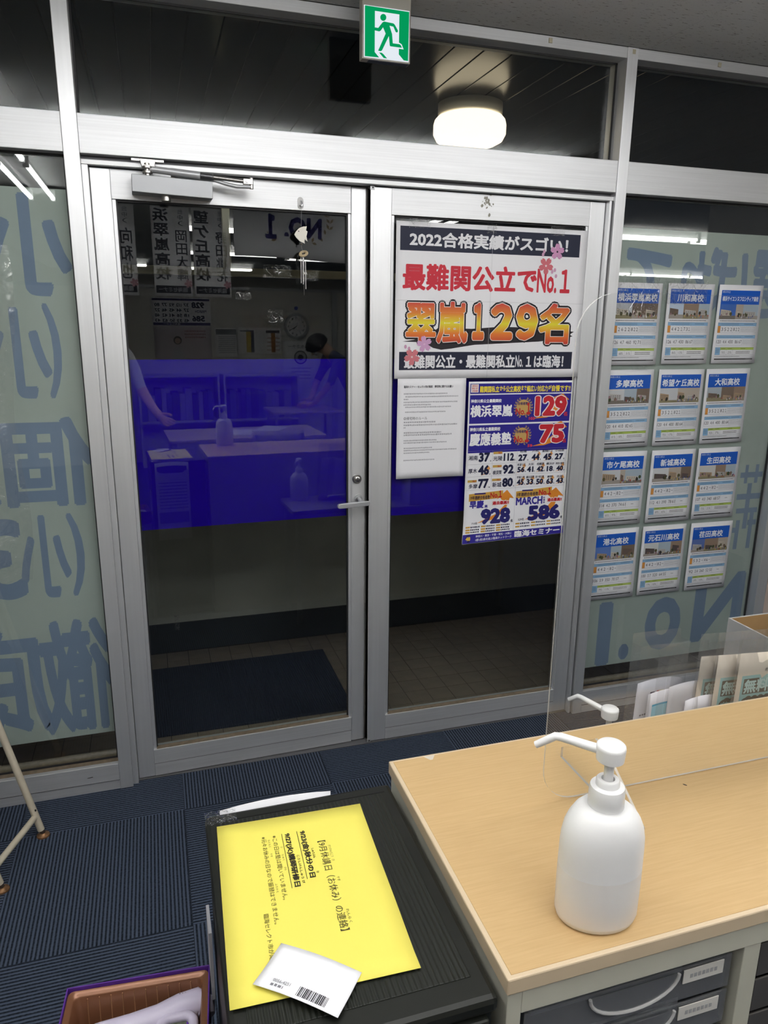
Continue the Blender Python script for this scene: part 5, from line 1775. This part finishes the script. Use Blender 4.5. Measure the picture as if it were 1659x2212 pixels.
chair(.95, -3.35, 80, 'black classroom chair beside the nearest desk', mat('chair_black', (.02, .02, .022), .6))

# ---- people
SKIN = mat('skin', srgb(206, 164, 138), .5)
HAIR = mat('black_hair', srgb(26, 22, 22), .45)
def person(name, label, joints, edges, mats, hairs, face=None):
    """joints: key -> (x, y, z, radius, material key); one skinned surface, materials by nearest bone"""
    keys = list(joints)
    idx = {k: i for i, k in enumerate(keys)}
    me = bpy.data.meshes.new(name)
    me.from_pydata([joints[k][:3] for k in keys], [(idx[a], idx[b]) for a, b in edges], [])
    o = bpy.data.objects.new(name, me)
    COL.objects.link(o)
    o.modifiers.new('skin', 'SKIN')
    for i, k in enumerate(keys):
        sv = me.skin_vertices[0].data[i]
        r = joints[k][3]
        sv.radius = r if isinstance(r, tuple) else (r, r)
        sv.use_root = (k == 'pelvis')
    sb = o.modifiers.new('sub', 'SUBSURF')
    sb.levels = 2
    sb.render_levels = 2
    bpy.context.view_layer.update()
    dg = bpy.context.evaluated_depsgraph_get()
    nm = bpy.data.meshes.new_from_object(o.evaluated_get(dg))
    o.modifiers.clear()
    o.data = nm
    nm.materials.clear()
    mk = list(mats)
    for k in mk:
        nm.materials.append(mats[k])
    segs = [(Vector(joints[a][:3]), Vector(joints[b][:3]), joints[b][4]) for a, b in edges]
    for p in nm.polygons:
        c = p.center
        best, bm = 1e9, mk[0]
        for a, b, m in segs:
            ab = b - a
            t = max(0, min(1, (c - a).dot(ab) / max(ab.length_squared, 1e-9)))
            dd = (a + ab * t - c).length
            if dd < best:
                best, bm = dd, m
        p.material_index = mk.index(bm)
        p.use_smooth = True
    tag(o, label, 'person')
    for h in hairs:
        h.parent = o
    return o
def arm(J, E, s, sh, el, wr, hd, root):
    J['sh' + s] = (*sh, .056, 'shirt'); J['el' + s] = (*el, .041, 'shirt'); J['wr' + s] = (*wr, .027, 'skin')
    E += [(root, 'sh' + s), ('sh' + s, 'el' + s), ('el' + s, 'wr' + s)]
    w, h = Vector(wr), Vector(hd)
    d = (h - w).normalized()
    side = d.orthogonal().normalized()
    if abs(side.z) > .7:
        side = d.cross(side)
    pm = w + d * .055
    J['pm' + s] = (*pm, (.034, .022), 'skin')
    E.append(('wr' + s, 'pm' + s))
    dn = side.cross(d)
    for q in range(4):
        off = side * (.027 - .018 * q)
        ln = (.066, .076, .070, .056)[q]
        a = pm + d * .034 + off
        b = a + d * ln * .5 + dn * .008
        c = b + d * ln * .5 + dn * .020
        for nm_, pt_, rr in (('a', a, .0092), ('b', b, .0085), ('c', c, .007)):
            J['f%s%d%s' % (nm_, q, s)] = (*pt_, rr, 'skin')
        E += [('pm' + s, 'fa%d%s' % (q, s)), ('fa%d%s' % (q, s), 'fb%d%s' % (q, s)), ('fb%d%s' % (q, s), 'fc%d%s' % (q, s))]
    a = w + d * .028 + side * .034
    b = a + d * .030 + side * .016
    c = b + d * .026
    for nm_, pt_, rr in (('ta', a, .0105), ('tb', b, .0095), ('tc', c, .008)):
        J[nm_ + s] = (*pt_, rr, 'skin')
    E += [('wr' + s, 'ta' + s), ('ta' + s, 'tb' + s), ('tb' + s, 'tc' + s)]
def legs(J, E, hipL, hipR, kneeL, kneeR, footL, footR, fwd):
    for s, h, k, f in (('L', hipL, kneeL, footL), ('R', hipR, kneeR, footR)):
        J['hip' + s] = (*h, .085, 'trousers'); J['kn' + s] = (*k, .060, 'trousers'); J['an' + s] = (f[0], f[1], .085, .042, 'trousers')
        J['hl' + s] = (f[0] - fwd[0] * .03, f[1] - fwd[1] * .03, .042, .040, 'shoe'); J['to' + s] = (f[0] + fwd[0] * .17, f[1] + fwd[1] * .17, .036, (.045, .034), 'shoe')
        E += [('pelvis', 'hip' + s), ('hip' + s, 'kn' + s), ('kn' + s, 'an' + s), ('an' + s, 'hl' + s), ('an' + s, 'to' + s)]
def hair_cap(c, r, fwd, up, sc=(1, 1, 1)):
    mb = MB()
    n, m = 22, 12
    side = Vector(fwd).cross(Vector(up)).normalized()
    f, u = Vector(fwd).normalized(), Vector(up).normalized()
    g = random.Random(2)
    vs, fs = [], []
    for j in range(m + 1):
        t = PI * j / m * .62
        for i in range(n):
            a = 2 * PI * i / n
            front = max(0, math.cos(a))
            tt = min(t, PI * (.62 - .30 * front ** 2))
            rr = r * (1 + .05 * g.random())
            d = u * math.cos(tt) + (f * math.cos(a) * 1.08 + side * math.sin(a) * .92) * math.sin(tt)
            vs.append(Vector(c) + d * rr)
    for j in range(m):
        for i in range(n):
            fs.append((j * n + i, j * n + (i + 1) % n, (j + 1) * n + (i + 1) % n, (j + 1) * n + i))
    o = mb.add(vs, fs).build('hair', HAIR, None, True)
    md = o.modifiers.new('t', 'SOLIDIFY')
    md.thickness = .014
    return o
def face_parts(c, r, fwd, up):
    f, u = Vector(fwd).normalized(), Vector(up).normalized()
    sd_ = f.cross(u).normalized()
    c = Vector(c)
    out = []
    for s in (-1, 1):
        out.append(MB().sphere(c + f * r * .86 + sd_ * s * .032 + u * .002, .010, 10, 8).build('eye', ink((50, 40, 38)), None, True))
        out.append(MB().sphere(c + sd_ * s * r * .97 - u * .008, .022, 10, 8, (.6, .6, 1.3)).build('ear', SKIN, None, True))
    out.append(MB().tube([c + f * r * .88 + u * .004, c + f * (r + .018) - u * .022, c + f * r * .92 - u * .028], 0, 10, [.007, .011, .008]).build('nose', SKIN, None, True))
    out.append(MB().tube([c + f * r * .86 - u * .052 - sd_ * .022, c + f * r * .93 - u * .052, c + f * r * .86 - u * .052 + sd_ * .022], .005, 8).build('mouth', mat('lips', srgb(176, 108, 100), .5), None, True))
    return out
# staff member bending over a desk, facing left (-x)
J, E = {}, []
bx_, by_ = 1.60, -4.90
J['pelvis'] = (bx_, by_, .93, .125, 'trousers')
J['waist'] = (bx_ - .07, by_, 1.06, (.135, .105), 'shirt')
J['chest'] = (bx_ - .19, by_, 1.21, (.155, .115), 'shirt')
J['neck'] = (bx_ - .315, by_, 1.315, .054, 'skin')
J['skull'] = (bx_ - .385, by_, 1.345, .082, 'skin')
J['crown'] = (bx_ - .445, by_, 1.365, .078, 'skin')
E += [('pelvis', 'waist'), ('waist', 'chest'), ('chest', 'neck'), ('neck', 'skull'), ('skull', 'crown')]
arm(J, E, 'L', (bx_ - .24, by_ - .17, 1.22), (bx_ - .36, by_ - .22, .98), (bx_ - .46, by_ - .12, .775), (bx_ - .56, by_ - .10, .745), 'chest')
arm(J, E, 'R', (bx_ - .24, by_ + .17, 1.22), (bx_ - .34, by_ + .22, .98), (bx_ - .48, by_ + .10, .775), (bx_ - .58, by_ + .06, .745), 'chest')
legs(J, E, (bx_, by_ - .10, .86), (bx_, by_ + .10, .86), (bx_ + .01, by_ - .11, .48), (bx_ - .03, by_ + .11, .48), (bx_ + .05, by_ - .11), (bx_ + .02, by_ + .12), (-1, 0))
hf, hu = Vector((-.62, 0, -.78)), Vector((-.80, 0, .60))
hc = (bx_ - .415, by_, 1.352)
person('person', 'person with short black hair bending over a desk, mirrored in the left door', J, E,
       {'shirt': mat('navy_shirt', srgb(62, 72, 110), .8), 'trousers': mat('dark_trousers', srgb(40, 40, 48), .8), 'skin': SKIN, 'shoe': mat('black_shoe', (.015, .015, .015), .4)},
       [hair_cap(hc, .112, hf, hu)] + face_parts((hc[0], hc[1], hc[2]), .096, hf, hu))
# person standing behind the camera
J, E = {}, []
bx_, by_ = -.90, -2.86
J['pelvis'] = (bx_, by_, .93, .13, 'trousers')
J['waist'] = (bx_, by_ + .01, 1.09, (.14, .105), 'shirt')
J['chest'] = (bx_, by_ + .01, 1.30, (.165, .115), 'shirt')
J['neck'] = (bx_, by_ + .02, 1.475, .052, 'skin')
J['skull'] = (bx_, by_ + .035, 1.57, .084, 'skin')
J['crown'] = (bx_, by_ + .03, 1.645, .080, 'skin')
E += [('pelvis', 'waist'), ('waist', 'chest'), ('chest', 'neck'), ('neck', 'skull'), ('skull', 'crown')]
arm(J, E, 'L', (bx_ - .19, by_ + .01, 1.375), (bx_ - .22, by_ + .10, 1.10), (bx_ - .04, by_ + .24, 1.27), (bx_ + .05, by_ + .27, 1.33), 'chest')
arm(J, E, 'R', (bx_ + .19, by_ + .01, 1.375), (bx_ + .27, by_ + .06, 1.11), (bx_ + .36, by_ + .20, .95), (bx_ + .42, by_ + .27, .91), 'chest')
legs(J, E, (bx_ - .10, by_, .86), (bx_ + .10, by_, .86), (bx_ - .10, by_ + .02, .48), (bx_ + .11, by_ + .02, .48), (bx_ - .11, by_ - .01), (bx_ + .12, by_), (0, 1))
hc = (bx_, by_ + .03, 1.61)
person('person', 'person in a white shirt standing behind the camera, barely mirrored at the door edge', J, E,
       {'shirt': mat('white_shirt', srgb(200, 202, 210), .8), 'trousers': MATS['dark_trousers'], 'skin': SKIN, 'shoe': MATS['black_shoe']},
       [hair_cap(hc, .116, (0, 1, 0), (0, -.1, 1))] + face_parts(hc, .100, (0, 1, 0), (0, 0, 1)))

# small old scraps on the head rail
for k, (x, z, lab) in enumerate(((.589, 2.452, 'small yellowed tape scrap on the head rail above the right door'), (.902, 2.453, 'small yellowed tape scrap on top of the right post'), (1.251, 2.450, 'small yellowed tape scrap on the head rail over the right window'))):
    o = MB().box(x - .006, x + .006, -.0008, .0028 if k != 1 else -.0002, z - .007, z + .007).build('tape_scrap', mat('old_tape', srgb(190, 184, 160), .35), None, bevel=.0002)
    tag(o, lab, 'tape', 'old tape scraps on the head rail')
